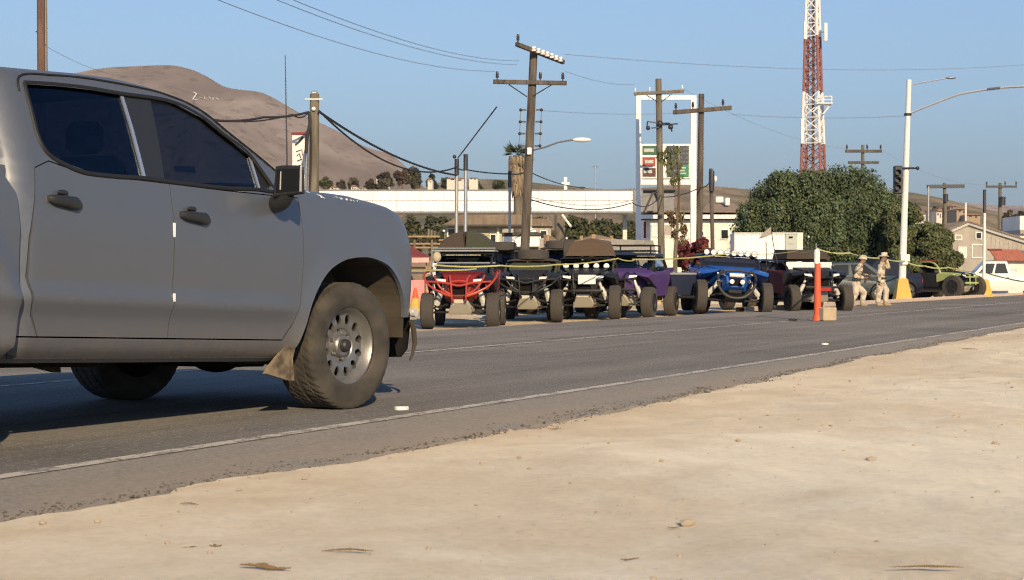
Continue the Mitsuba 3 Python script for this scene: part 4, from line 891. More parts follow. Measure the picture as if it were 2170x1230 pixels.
# 6
Y = 68
k, ax, r = pole('utility_pole', 1486, 200, 1481, Y, 14, 'plain wooden utility pole with one dark crossarm right of the price sign')
crossarm(k, ax, 1426, 1550, 239, 229, Y, .15, (.05, .34, .855), .30)
# 7
Y = 64
k, ax, r = pole('utility_pole', 1506, 358, 1511, Y, 9, 'short dark pole with a drum near its top, right of the price sign')
part(k, 'drum', MB().lathe([(0, -.26), (.10, -.26), (.11, 0), (.11, .5), (.08, .55), (0, .55)], ax(392) + [0, -.14, 0], 'z', 12), 'insulator', 40)
part(k, 'insulator', MB().ball(ax(380) + [.16, -.1, 0], .09, 2, (.7, .7, 1.4)), 'porcelain', 40)
# 8, 9, 10 far ones on the right
Y = 112
k, ax, r = pole('utility_pole', 1828, 308, 1826, Y, 8, 'distant utility pole with two crossarms above the large tree', 'grey_wood')
crossarm(k, ax, 1791, 1868, 321, 321, Y, .17, (.04, .60, .97), .36, m='pole_wood'); crossarm(k, ax, 1797, 1862, 345, 345, Y, .16)
Y = 108
k, ax, r = pole('utility_pole', 2001, 388, 2004, Y, 8, 'distant utility pole with a bare straight crossarm left of the gabled house', 'grey_wood')
crossarm(k, ax, 1964, 2043, 396, 395, Y, .20, (), .3, m='insulator')
part(k, 'transformer', MB().cyl(ax(428) + [0, -.25, 0], ax(412) + [0, -.25, 0], .16, n=12), 'insulator', 40)
Y = 118
k, ax, r = pole('utility_pole', 2119, 388, 2117, Y, 8, 'distant utility pole with upright insulators near the right frame edge', 'grey_wood')
crossarm(k, ax, 2089, 2154, 396, 396, Y, .14, (.02, .62, .98), .30, m='insulator')
part(k, 'transformer', MB().cyl(ax(436) + [.1, -.28, 0], ax(418) + [.1, -.28, 0], .22, n=12), 'insulator', 40)
k, ax, r = pole('slender_post', 2046, 430, 2046, 120, 4, 'thin pale post on the slope behind the gabled house', 'pole_white', 'post', top_cut=1)
k, ax, r = pole('slender_post', 1967, 396, 1967, 106, 4, 'thin post under the left end of the bare crossarm', 'galvanised', 'post', top_cut=1)
k, ax, r = pole('antenna_mast', 605, 118, 612, 90, 4, 'very thin dark antenna mast above the hill left of the mirror', 'insulator', 'antenna', top_cut=.4)
k, ax, r = pole('antenna_mast', 1261, 350, 1262, 140, 2.5, 'faint thin antenna mast above the canopy left of the price sign', 'galvanised', 'antenna', top_cut=.6)
part(k, 'crossbar', MB().tube([V(1254, 354, 140), V(1269, 354, 140)], .03, 4), 'galvanised')
# wires
wire([V(455, 256, 44), V(560, 249, 45), V(655, 238, 45.7)], .05, .035, 'dark cable reaching the grey pole from behind the truck')
wire([V(455, 254, 44), V(620, 243, 45.5), V(655, 238, 45.7)], .12, .022, 'thinner second cable reaching the grey pole from the left')
wire([V(676, 237, 45.8), V(967, 372, 59.9)], .30, .038, 'thick lower cable falling from the grey pole to the twin posts')
wire([V(676, 235, 45.8), V(967, 355, 59.9)], .75, .03, 'upper cable sagging from the grey pole to the twin posts')
wire([V(968, 356, 60), V(987, 360, 60), V(1080, 369, 62), V(1112, 366, 58)], .04, .026, 'cable running between the twin posts and the tallest pole')
wire([V(1116, 362, 58), V(1240, 398, 80)], .15, .022, 'cable falling right from the tallest pole behind the white cross')
wire([V(1118, 421, 58), V(1340, 430, 70), V(1402, 412, 78)], .35, .022, 'cable sagging across the white canopy front')
wire([V(1118, 416, 58), V(1398, 404, 78)], .5, .018, 'upper thin cable crossing the canopy front right of the tallest pole')
wire([V(1402, 418, 78), V(1483, 398, 68), V(1508, 380, 64)], .12, .022, 'cable from the price sign pole to the short dark pole')
wire([V(440, -8, 30), V(1049, 152, 58)], .35, .014, 'faint lower wire crossing the sky to the left crossarm end')
wire([V(560, -10, 30), V(1094, 138, 58)], .30, .014, 'faint wire crossing the sky from the top edge left of centre')
wire([V(600, -8, 30), V(1100, 130, 58)], .30, .014, 'faint topmost wire crossing the sky to the upper crossarm')
wire([V(1196, 116, 58), V(2240, 132, 90)], .5, .016, 'faint wire running right from the upper crossarm across the sky')
wire([V(1198, 152, 58), V(1343, 180, 78)], .15, .014, 'faint wire from the lower crossarm to the pole with white insulators')
wire([V(1136, 234, 58), V(1440, 240, 78)], .1, .013, 'faint wire right from the brackets of the tallest pole')
wire([V(1550, 243, 68), V(1926, 246, 66)], .12, .016, 'faint wire from the dark crossarm past the mast to the lamp column')
wire([V(1449, 190, 78), V(1792, 316, 112)], .5, .012, 'faint wire from the white insulators to the distant double crossarm')
wire([V(100, 100, 50), V(330, 160, 75)], .4, .012, 'faint wire falling from the left pole behind the roof')
wire([V(1868, 318, 112), V(2090, 392, 118)], .6, .012, 'faint wire between the distant poles at right')
# ------------------------------------------------------------------ lamp columns
Y = 58.5
def yellow_base(px, w0, w1, y0, y1, Y, label):
    s = Y / FOC; zt, zb = H(y0, Y), H(y1, Y) - .12; a, b = w1 * s / 2, w0 * s / 2
    q = MB().man(m3.Manifold.hull_points(np.array([[sx * b, sy * b, zb] for sx in (-1, 1) for sy in (-1, 1)] + [[sx * (b * .97), sy * b * .97, zb + .2] for sx in (-1, 1) for sy in (-1, 1)] + [[sx * a, sy * a, zt - .06] for sx in (-1, 1) for sy in (-1, 1)] + [[sx * a * .75, sy * a * .75, zt] for sx in (-1, 1) for sy in (-1, 1)])))
    return q, frame([X(px, Y), Y, 0])
k = thing('street_lamp', 'tall white lamp column with two long curved arms on a yellow concrete base', 'street lamp')
part(k, 'column', MB().tube([V(1912, 592, Y), V(1918, 400, Y), V(1925.5, 170, Y)], [.13, .11, .085], 16), 'pole_white', 40)
q, at = yellow_base(1912, 36, 20, 590, 641, Y, ''); part(k, 'base', q, 'yellow_base', label='yellow painted concrete base of the white lamp column', at=at)
part(k, 'control_box', MB().box(V(1917, 547, Y - .12), [.32, .26, .26], bev=.02).box(V(1916, 557, Y - .1), [.22, .24, .16], bev=.02), 'pole_white')
la = part(k, 'arm', MB().tube(spline([V(1928, 241, Y), V(1975, 222, Y - 1), V(2045, 198, Y - 2.4), V(2095, 190, Y - 3.4), V(2170, 184, Y - 5), V(2200, 183, Y - 5.6)], 30), .035, 8), 'pole_white', 40)
part(la, 'arm_joint', MB().tube([V(2092, 190, Y - 3.4), V(2120, 187, Y - 4)], .045, 8), 'galvanised', 40)
la = part(k, 'arm', MB().tube(spline([V(1929, 181, Y), V(1965, 174, Y - .8), V(2005, 167, Y - 1.6)], 14), .022, 8), 'pole_white', 40)
part(la, 'lamp_head', MB().ball(V(2014, 166, Y - 1.8), .12, 2, (1.6, .8, .35)), 'galvanised', 40)
part(k, 'collar', MB().cyl(V(1923, 246, Y), V(1923, 241, Y), .13, n=14), 'dark_metal')
k = thing('traffic_light', 'dark traffic light box hung left of the white lamp column', 'traffic light')
tl = part(k, 'housing', MB().box(V(1902, 382, Y - .15), [.28, .30, 1.0], bev=.03), 'navy_lamp')
for i in range(3): part(tl, 'hood', MB().lathe([(.08, 0), (.11, 0), (.11, -.16), (.10, -.16)], V(1901, 366 + i * 16, Y - .30), 'y', 12), 'black_trim')
part(k, 'bracket', MB().tube([V(1896, 357, Y - .12), V(1944, 357, Y - .12)], .04, 6).ball(V(1944, 357, Y - .12), .07, 1), 'navy_lamp')
Yb = 70.5
k = thing('sign_post', 'white post with a long dark top on a yellow concrete base at right', 'post')
part(k, 'column', MB().tube([V(2085, 600, Yb), V(2086, 452, Yb)], [.075, .06], 12), 'pole_white', 40)
part(k, 'dark_top', MB().box(V(2086, 427, Yb), [.11, .16, 1.0], bev=.02), 'navy_lamp')
q, at = yellow_base(2085, 32, 16, 592, 634, Yb, ''); part(k, 'base', q, 'yellow_base', label='yellow concrete base of the white post', at=at)
# ------------------------------------------------------------------ lattice mast
Y = 128; s = Y / FOC
k = thing('radio_mast', 'red and white lattice radio mast rising out of the frame above the large tree', 'radio mast')
def half(py): return np.interp(py, [-120, 0, 230, 400, 560], [8, 12, 18, 24, 28]) * s
def ctr(py): return X(np.interp(py, [-120, 0, 230, 400, 560], [1721, 1721, 1722, 1723, 1724]), Y)
bands = [(-140, 78, 'tower_white'), (78, 196, 'tower_red'), (196, 305, 'tower_white'), (305, 420, 'tower_red'), (420, 590, 'tower_white')]
def corner(py, i):
    a = math.radians(200 + 90 * i); h = half(py) * 1.30
    return np.array([ctr(py) + h * math.cos(a), Y + h * math.sin(a), H(py, Y)])
for y0, y1, m in bands:
    lg = MB(); br = MB(); nb = max(1, round((y1 - y0) / 27))
    for i in range(4): lg.tube([corner(y1, i), corner(y0, i)], .10, 8)
    part(k, 'leg_section', lg, m, 40)
    ys_ = np.linspace(y1, y0, nb + 1)
    for a, b in zip(ys_[:-1], ys_[1:]):
        for i in range(4):
            br.tube([corner(a, i), corner(b, (i + 1) % 4)], .045, 5).tube([corner(a, (i + 1) % 4), corner(b, i)], .045, 5).tube([corner(a, i), corner(a, (i + 1) % 4)], .04, 5)
    part(k, 'lattice_section', br, m)
part(k, 'cable_ladder', MB().box([ctr(250), Y - .1, (H(560, Y) + H(-100, Y)) / 2], [.20, .12, H(-100, Y) - H(560, Y)]), 'red_wood')
for i, (px, y0, y1) in enumerate(((1749, 50, 88), (1706, 48, 84), (1700, 252, 305))): 
    a = part(k, 'antenna_panel', MB().box(V(px, (y0 + y1) / 2, Y - .9), [.26, .18, (y1 - y0) * s], bev=.03), 'tower_white')
    part(k, 'antenna_bracket', MB().tube([V(px, (y0 + y1) / 2, Y - .9), [ctr(y0), Y, H((y0 + y1) / 2, Y)]], .04, 5), 'galvanised')
q = MB(); q.box(V(1745, 221, Y - .6), [1.15, 1.2, .08]); 
for px in (1731, 1745, 1762):
    q.tube([V(px, 221, Y - 1.2), V(px, 205, Y - 1.2)], .04, 5)
q.tube([V(1731, 205, Y - 1.2), V(1763, 205, Y - 1.2)], .04, 5).tube([V(1731, 212, Y - 1.2), V(1763, 212, Y - 1.2)], .04, 5).tube([V(1760, 222, Y - .8), V(1744, 242, Y - .8)], .06, 6).tube([V(1738, 222, Y - .8), V(1722, 238, Y - .8)], .06, 6)
part(k, 'platform', q, 'tower_white')
# ------------------------------------------------------------------ price sign
Y = 82; s = Y / FOC
k = thing('price_sign', 'tall white framed price sign with green, red and dark panels', 'sign')
def bx(x0, x1, y0, y1, Y, d=.3, dy=0.0, bev=.0): return MB().box([(X(x0, Y) + X(x1, Y)) / 2, Y + dy, (H(y0, Y) + H(y1, Y)) / 2], [abs(X(x1, Y) - X(x0, Y)), d, abs(H(y0, Y) - H(y1, Y))], bev=bev)
part(k, 'column', bx(1347.5, 1358, 203, 615, Y, .26, 0, .01), 'white_bright'); part(k, 'column', bx(1463, 1475, 203, 615, Y, .26, 0, .01), 'white_bright')
part(k, 'top_beam', bx(1358.2, 1462.8, 203, 212.5, Y, .25), 'white_bright')
bd = part(k, 'board', bx(1358.2, 1462.8, 306, 392, Y, .22), 'white_bright')
part(bd, 'header', bx(1360, 1461, 378.5, 381, Y, .25, -.01), 'canopy_grey')
def screen(x0, x1, y0, y1, m, lines, dm='sign_pale', nm='price_panel'):
    p = part(k, nm, bx(x0, x1, y0, y1, Y, .06, -.13), m)
    q = MB()
    for a, b, c, d in lines: q.tm(trimesh.creation.box([(b - a) * s, .012, (d - c) * s])); q.v[-1] = q.v[-1] + [X((a + b) / 2, Y), Y - .163, H((c + d) / 2, Y)]
    part(p, 'figures', q, dm)
screen(1361, 1391, 310, 329, 'sign_green', [(1364, 1385, 316, 323)])
screen(1361, 1388, 334, 353, 'sign_red', [(1366, 1384, 340, 347)])
screen(1361, 1389, 357, 375, 'sign_maroon', [(1363, 1381, 361.5, 368)])
screen(1412, 1437.5, 310, 376, 'sign_navy', [(1415 + 6 * i, 1419 + 6 * i, 316 + 11 * j, 321 + 11 * j) for i in range(4) for j in range(5) if (i * 3 + j * 5) % 7], 'galvanised_dark')
screen(1439, 1459, 310, 350, 'sign_navy', [(1441 + 6 * i, 1445 + 6 * i, 315 + 9 * j, 319 + 9 * j) for i in range(3) for j in range(4) if (i + j * 2) % 5], 'galvanised_dark')
screen(1439, 1459, 351, 376, 'sign_bright_green', [(1441, 1452, 355, 358), (1441, 1450, 361, 364), (1441, 1453, 367, 370)])
# ------------------------------------------------------------------ station canopy
Y = 100
k = thing('station_canopy', 'long white flat petrol station canopy above the parked buggies', 'canopy')
edges = np.linspace(640, 1341, 15)
for j, (y0, y1) in enumerate(((406, 425.6), (426.6, 448.5))):
    for a, b in zip(edges[:-1], edges[1:]): part(k, 'fascia_panel', bx(a + .25, b - .25, y0, y1, Y, .08, 0.004 * ((int(a) + j) % 3), .008), 'canopy_white')
part(k, 'fascia_backing', bx(641, 1341.5, 407, 448, Y, .10, .10), 'canopy_grey')
part(k, 'deck', bx(642, 1340, 409, 449.5, Y + 4.2, 7.8), 'canopy_grey')
part(k, 'lower_trim', bx(640, 1342, 448.8, 452.6, Y, .14, .04), 'canopy_grey')
part(k, 'end_cap', bx(1341.2, 1362, 404.5, 450, Y, .3, .05), 'canopy_grey')
for a, b in ((1363, 1386), (1386.6, 1408), (1408.6, 1431)): part(k, 'grey_side_panel', bx(a, b, 404, 450, Y, .12, .9), 'canopy_grey')
part(k, 'side_frame', MB().tube([V(1366, 448, Y + .7), V(1384, 408, Y + .7)], .06, 5).tube([V(1388, 408, Y + .7), V(1404, 448, Y + .7)], .06, 5).tube([V(1363, 405, Y + .7), V(1431, 405, Y + .7)], .08, 5), 'dark_metal')
part(k, 'roof_vent', bx(1306, 1322, 401, 405, Y, .5, 2), 'dark_metal'); part(k, 'roof_vent', bx(1205, 1222, 397, 405, Y, .5, 2), 'dark_metal'); part(k, 'roof_vent', bx(1232, 1241, 393, 405, Y, .5, 2), 'dark_metal')
for px in (1123.5, 760, 1330): part(k, 'column', bx(px - 4.5, px + 4.5, 452.7, 618, Y, .26, 2.5), 'white_wall')
k = thing('roof_cross', 'small bright white cross standing on the canopy roof', 'cross')
Y = 103; part(k, 'upright', bx(1195, 1201.5, 376, 406, Y, .2), 'white_bright'); part(k, 'cross_bar', bx(1190, 1206.5, 387, 392.5, Y, .19), 'white_bright')
# ------------------------------------------------------------------ buildings
def window(k, x0, x1, y0, y1, Y, nm='window', m='dark_glass', fm='white'):
    p = part(k, nm, bx(x0, x1, y0, y1, Y, .05, -.02), m)
    q = MB(); t = .05 / Y * FOC
    for a, b, c, d in ((x0 - t, x1 + t, y0 - t, y0), (x0 - t, x1 + t, y1, y1 + t), (x0 - t, x0, y0, y1), (x1, x1 + t, y0, y1)):
        g = bx(a, b, c, d, Y, .10, -.05); q.add(*g.get())
    part(p, 'frame', q, fm)
Y = 90
k = thing('shop_building', 'white flat fronted shop with a deep eave below the price sign', 'building')
part(k, 'wall', bx(1362, 1556, 462, 620, Y + 3, 5.5), 'white_wall')
part(k, 'fascia', bx(1358, 1560, 455.5, 464, Y - .2, .16), 'white_bright')
part(k, 'eave', bx(1358, 1562, 464.2, 467, Y + .6, 1.5), 'dark_metal')
part(k, 'flat_roof', bx(1357, 1562, 452, 455.3, Y + 3, 6.4), 'brown_roof')
window(k, 1382, 1396, 478, 500, Y + .24, fm='white_bright', m='white_wall'); window(k, 1408, 1424, 478, 500, Y + .24, fm='white_bright', m='grey_wall')
part(k, 'door', bx(1364, 1369, 470, 505, Y + .24, .06, -.02), 'dark_red'); window(k, 1466, 1490, 492, 500, Y + .24, m='dark_glass'); window(k, 1528, 1542, 488, 506, Y + .24)
Y = 104
k = thing('hip_roof_house', 'house with a brown hipped roof behind the white shop, left of the large tree', 'house')
pts = np.array([V(1480, 458, Y), V(1566, 458, Y), V(1498, 431, Y + 3), V(1556, 431, Y + 3), V(1476, 458, Y + 7) , V(1570, 458, Y + 7)])
part(k, 'roof', MB().man(m3.Manifold.hull_points(pts)), 'brown_roof'); part(k, 'wall', bx(1484, 1562, 458.3, 600, Y + 3.5, 6), 'cream_wall')
part(k, 'roof_vent', MB().box(V(1524, 424, Y + 3), [.5, .5, .4], bev=.05), 'porcelain'); part(k, 'roof_vent', MB().box(V(1541, 428, Y + 2), [.3, .3, .5], bev=.05), 'porcelain')
Y = 76
k = thing('cream_house', 'cream house with a low brown roof behind the twin posts', 'house')
part(k, 'wall', bx(946, 1064, 480, 612, Y + 2.5, 4.6), 'cream_wall')
part(k, 'roof', MB().prism([(X(938, Y), H(478, Y)), (X(1118, Y), H(478, Y)), (X(1104, Y), H(456, Y)), (X(978, Y), H(456, Y))], Y - .5, Y + 5.4), 'brown_roof')
part(k, 'eave_board', bx(940, 1116, 476.2, 480, Y - .55, .08), 'dark_metal')
for z in range(6): part(k, 'wall_board', bx(990, 1036, 484 + z * 8.4, 491.6 + z * 8.4, Y + .16, .05, -.0), 'cream_wall')
window(k, 1040, 1050, 498, 516, Y + .17); window(k, 950, 966, 486, 500, Y + .17, m='dark_glass')
part(k, 'downpipe', bx(1043 + 10, 1058, 482, 560, Y, .1, .05), 'white_wall'); part(k, 'chimney', bx(1049, 1056, 468, 480, Y, .3, 0), 'dark_metal')
Y = 92
k = thing('tin_shed', 'low brown shed under the canopy right behind the tallest wooden pole', 'shed')
part(k, 'wall', bx(1058, 1166, 478, 615, Y + 2, 4), 'grey_wall'); part(k, 'roof', MB().prism([(X(1052, Y), H(480, Y)), (X(1172, Y), H(480, Y)), (X(1164, Y), H(464, Y)), (X(1062, Y), H(464, Y))], Y - .3, Y + 4.3), 'brown_roof')
for i in range(9): part(k, 'wall_sheet', bx(1059 + i * 11.8, 1070 + i * 11.8, 482, 560, Y - .02, .05, .01 * (i % 2)), 'grey_wall')
window(k, 1146, 1158, 490, 506, Y - .03)
Y = 70
k = thing('low_wall', 'low pale block wall running behind the dark buggies', 'wall')
for i in range(16):
    for j in range(3): part(k, 'block', MB().box([X(1066 + i * 15 + 7 * (j % 2), Y), Y, H(560 - j * 9.6, Y)], [14.4 * Y / FOC, .18, 9 * Y / FOC], bev=.01), ('grey_wall', 'cream_wall', 'plank_tan')[(i * 7 + j * 5) % 3])
part(k, 'foundation', bx(1060, 1312, 565, 620, Y, .22, .02), 'grey_wall')
Y = 62
k = thing('food_stall', 'white boxy food stall with a dark top edge, in front of the tallest pole', 'stall')
part(k, 'sign_box', bx(1068, 1143, 501.5, 524, Y, .8, 0, .03), 'white_bright'); part(k, 'top_edge', bx(1064, 1146, 494, 501, Y, 1.1, .1, .02), 'dark_metal')
part(k, 'shade', bx(1070, 1142, 524.5, 533, Y, .6, .2), 'brown_roof'); part(k, 'counter', bx(1066, 1112, 538, 548, Y, .7, 0), 'white_wall'); part(k, 'back_wall', bx(1066, 1146, 533.5, 612, Y, .2, 1.2), 'brown_roof')
for px in (1067, 1142): part(k, 'post', bx(px - 2, px + 2, 533, 612, Y, .08, 0), 'grey_wood')
k = thing('globe_lamp', 'white domed lamp on the stall roof beside the canopy column', 'lamp')
part(k, 'dome', MB().ball(V(1126, 491, Y), .20, 2, (1, 1, .65)), 'white_bright', 40); part(k, 'cap', MB().cyl(V(1126, 495, Y), V(1126, 492.5, Y), .24, n=14), 'dark_metal'); part(k, 'stem', MB().cyl(V(1123.5, 486, Y), V(1123.5, 440, Y), .075, .07, 10), 'cream_wall', 40)
Y = 64
k = thing('tarp_shelter', 'sagging brown tarp shelter on posts behind the dark buggies', 'shelter')
us = np.linspace(0, 1, 15); P = []
for v_ in np.linspace(0, 1, 6):
    for u in us:
        px = 1152 + (1306 - 1152) * u; py = np.interp(u, [0, .1, .35, .7, 1], [497, 500, 514, 497, 506]) + 26 * (1 - v_) * (1 + .25 * math.sin(7 * u))
        P.append(V(px, py, Y - 1 + 3.2 * v_))
q = MB().add(P, [[i * 15 + j, i * 15 + j + 1, i * 15 + 16 + j, i * 15 + 15 + j] for i in range(5) for j in range(14)]); part(k, 'tarp', q, 'tarp_brown', True)
for px in (1160, 1232, 1296): part(k, 'post', MB().tube([V(px, 500, Y - .9), [X(px, Y), Y - .9, -.2]], .07, 6), 'plank_tan')
part(k, 'back_cloth', bx(1166, 1296, 524, 610, Y + 2, .08), 'tarp_brown')
q = MB().prism([(X(1248, Y - 1.2), H(548, Y - 1.2)), (X(1258, Y - 1.2), H(548, Y - 1.2)), (X(1262, Y - 1.2), H(497, Y - 1.2)), (X(1254, Y - 1.2), H(497, Y - 1.2))], Y - 1.3, Y - 1.2); solo('upright_board', q, 'plank_tan', 'pale upright board against the brown tarp', 'board')
Y = 56
k = thing('yellow_kiosk', 'yellow kiosk with a grey thatched pitched roof beside the purple buggy', 'kiosk')
part(k, 'wall', bx(1330, 1394, 560, 660, Y + 1.2, 2.4), 'yellow_paint')
pr = [V(1270, 506, Y + 2.2), V(1384, 510, Y + 1.8), V(1272, 562, Y - .4), V(1398, 564, Y - .4), V(1398, 564, Y + 3), V(1270, 562, Y + 3), V(1272, 566, Y - .4), V(1398, 568, Y - .4)]
part(k, 'roof', MB().man(m3.Manifold.hull_points(np.array(pr))), 'thatch'); part(k, 'eave', bx(1328, 1399, 567, 571, Y - .1, .1), 'dark_red')
part(k, 'round_window', MB().cyl(V(1371, 577, Y - .02), V(1371, 577, Y - .05), .09, n=16), 'dark_void'); part(k, 'corner_post', bx(1386, 1389, 570, 640, Y - .05, .1), 'grey_wood')
part(k, 'step', bx(1355, 1400, 640, 662, Y - .4, .5), 'block_tan')
Y = 62
k = thing('white_trailer', 'long white box trailer in front of the large tree', 'trailer')
edges = np.linspace(1556, 1663, 7)
for a, b in zip(edges[:-1], edges[1:]): part(k, 'side_panel', bx(a + .15, b - .15, 496, 555, Y, .05, 0), 'white_bright')
part(k, 'body', bx(1556, 1690, 495, 556, Y + 1.2, 2.35), 'white_wall')
part(k, 'top_rail', bx(1555, 1691, 493.2, 496, Y - .02, .12), 'galvanised'); part(k, 'bottom_rail', bx(1555, 1691, 555.2, 559, Y - .02, .12), 'dark_metal')
dr_ = part(k, 'end_door', bx(1664, 1689, 497, 553, Y, .08, -.02), 'sign_pale'); part(dr_, 'vent', bx(1671, 1679, 501.5, 505, Y, .04, -.08), 'dark_void')
q = MB()
for i in range(5): q.add(*bx(1670 + i * 2.5, 1671.6 + i * 2.5, 516, 518, Y, .02, -.07).get())
part(dr_, 'small_marks', q, 'grey_wall')
for px in (1585, 1600): part(k, 'wheel', MB().cyl(V(px, 585, Y), V(px, 585, Y + .25), .42, n=20), 'dusty_tyre', 40)
k = thing('flag', 'small grey flag on a thin whip in front of the white trailer', 'flag'); Y = 41
part(k, 'whip', MB().tube(spline([V(1648, 560, Y), V(1640, 525, Y), V(1634, 482, Y)], 8), .012, 5), 'wire'); q = MB(); P = [V(1634, 480, Y), V(1622, 489, Y - .05), V(1612, 500, Y), V(1608, 507, Y + .05), V(1622, 503, Y + .03), V(1635, 497, Y)]
q.add(P, [[0, 1, 2], [0, 2, 4], [2, 3, 4], [0, 4, 5]]); part(k, 'cloth', q, 'grey_wall'); 
Y = 98
k = thing('gabled_house', 'pale grey house with a low gable and white trim at the right', 'house')
part(k, 'wall', MB().prism([(X(2018, Y), -.3), (X(2200, Y), -.3), (X(2200, Y), H(522, Y)), (X(2052, Y), H(477, Y)), (X(2018, Y), H(491, Y))], Y, Y + 8), 'grey_wall')
q = MB().tube([V(2008, 492, Y - .2), V(2053, 473, Y - .2), V(2110, 492, Y - .2), V(2200, 520, Y - .2)], .12, 4); part(k, 'gable_trim', q, 'white_bright')
pa, pb, pc = V(2007, 491, Y - .4), V(2053, 471.5, Y - .4), V(2205, 520, Y - .4); d = np.array([0, 8.6, 0])
q = MB()
for a, b in ((pa, pb), (pb, pc)):
    for zz in (0, .0): pass
    q.man(m3.Manifold.hull_points(np.array([a, b, a + d, b + d, a + [0, 0, .10], b + [0, 0, .10], a + d + [0, 0, .1], b + d + [0, 0, .1]])))
part(k, 'roof', q, 'brown_roof')
window(k, 2032, 2046, 525, 546, Y, m='white_wall'); window(k, 2060, 2082, 520, 546, Y, m='grey_wall', fm='white_bright'); window(k, 2024, 2036, 500, 508, Y, m='grey_wall'); window(k, 2068, 2078, 494, 506, Y, m='dark_glass')
for i in range(9): part(k, 'siding_board', bx(2100 + i * 9.2, 2108.6 + i * 9.2, 500 + i * 2.9, 536, Y, .04, -.01), 'grey_wall')
Y = 89
k = thing('red_roofed_shop', 'low white shop with a red tiled roof at the right frame edge', 'building')
part(k, 'wall', bx(2108, 2230, 552, 625, Y + 2.5, 5), 'white_wall')
rf = part(k, 'roof', MB().man(m3.Manifold.hull_points(np.array([V(2106, 531, Y + 1.0), V(2232, 531, Y + 1.0), V(2106, 552, Y - .3), V(2232, 552, Y - .3), V(2106, 552, Y + 3), V(2232, 552, Y + 3)]))), 'brown_roof')
for i in range(4):
    a = 529 + i * 5.8
    for j in range(8):
        x0 = 2107 + j * 8 + (1 - i / 4) * 4 * 0; part(rf, 'tile', MB().box([(X(x0, Y) + X(x0 + 7.7, Y)) / 2, Y - .2 + (3 - i) * .33, H(a + 3, Y)], [7.7 * Y / FOC, .42, .05], rot=[[1, 0, 0], [0, .94, -.34], [0, .34, .94]]), 'red_roof')
part(k, 'roof_edge', bx(2104, 2232, 551, 554, Y - .3, .1), 'brown_roof'); part(k, 'parapet', bx(2104, 2132, 527, 531, Y, .3, .9), 'dark_red')
q = MB(); rr = random.Random(2)
for i, (a, b) in enumerate(((2121, 2123), (2125, 2128), (2130, 2133), (2135, 2139), (2141, 2144), (2146, 2149), (2151, 2155))):
    q.add(*bx(a, b, 569 + (i % 3), 576 - (i % 2) * 2, Y, .02, -.015).get())
part(k, 'painted_lettering', q, 'galvanised')
k = thing('white_tower_house', 'white upright block of a house cut by the right frame edge', 'house'); Y = 112
part(k, 'wall', bx(2161, 2240, 458, 488, Y, 4, 2), 'white_wall'); part(k, 'lower_wall', bx(2159, 2240, 496, 600, Y, 4, 1.8), 'white_wall'); part(k, 'ledge', bx(2156, 2240, 488, 496, Y, 4.6, 1.7), 'grey_wall')
Y = 52
k = thing('pink_shop', 'pink roadside shop with a dark red sloping awning just ahead of the truck nose', 'shop')
part(k, 'counter_wall', bx(830, 922, 594, 690, Y, .3), 'pink_wall'); part(k, 'back_wall', bx(830, 930, 552, 690, Y, .2, 2.2), 'brown_roof')
part(k, 'awning', MB().man(m3.Manifold.hull_points(np.array([V(830, 515, Y + 1), V(868, 520, Y + 1), V(912, 545, Y - .6), V(830, 540, Y - .6), V(830, 518, Y + 1), V(868, 523, Y + 1), V(912, 549, Y - .6), V(830, 544, Y - .6)]))), 'dark_red')
part(k, 'valance', bx(830, 911, 547, 557, Y, .05, -.65), 'pink_pale'); part(k, 'shelf', bx(840, 922, 577, 581, Y, .4, .4), 'sign_pale'); part(k, 'beam', bx(840, 930, 566, 570, Y, .12, .1), 'plank_tan')
for px in (905, 921): part(k, 'post', bx(px - 1.5, px + 1.5, 548, 690, Y, .06, -.4), 'plank_tan')
k = thing('timber_rack', 'rack of tan timber rails above the red awning', 'rack'); Y = 60
for y in (500, 507, 515, 523): part(k, 'rail', bx(850, 948 - (y % 3) * 8, y, y + 3.4, Y, .12, (y % 4) * .1), 'plank_tan')
for px in (878, 915, 944): part(k, 'post', bx(px - 2, px + 2, 496, 600, Y, .12, .2), 'grey_wood')
for i, px in enumerate((908, 914, 921)): part(k, 'stake', MB().tube([V(px, 505, Y), V(px + 1, 486 + i * 2, Y)], .05, 5), 'grey_wood')
# fabric banner by the mirror
k = thing('banner', 'narrow white banner with faded red lettering, left of the grey pole', 'banner'); Y = 47
part(k, 'cloth', bx(620, 646, 287, 420, Y, .03), 'white'); part(k, 'top_bar', bx(618, 650, 281, 287, Y, .06), 'dark_red')
q = MB(); 
q.tube(spline([V(642, 290, Y - .03), V(635, 300, Y - .03), V(626, 308, Y - .03)], 8), .035, 5); part(k, 'dark_swoosh', q, 'dark_metal')
q = MB()
for pts in ([(628, 322), (640, 318), (641, 330)], [(629, 332), (634, 326), (638, 336)], [(630, 342), (640, 338)], [(640, 338), (640, 350), (632, 352)]): q.tube([V(x, y, Y - .025) for x, y in pts], .018, 4)
part(k, 'lettering', q, 'red_wood')
part(k, 'post', MB().cyl(V(649, 281, Y + .05), [X(649, Y), Y + .05, -.2], .035, n=8), 'galvanised')
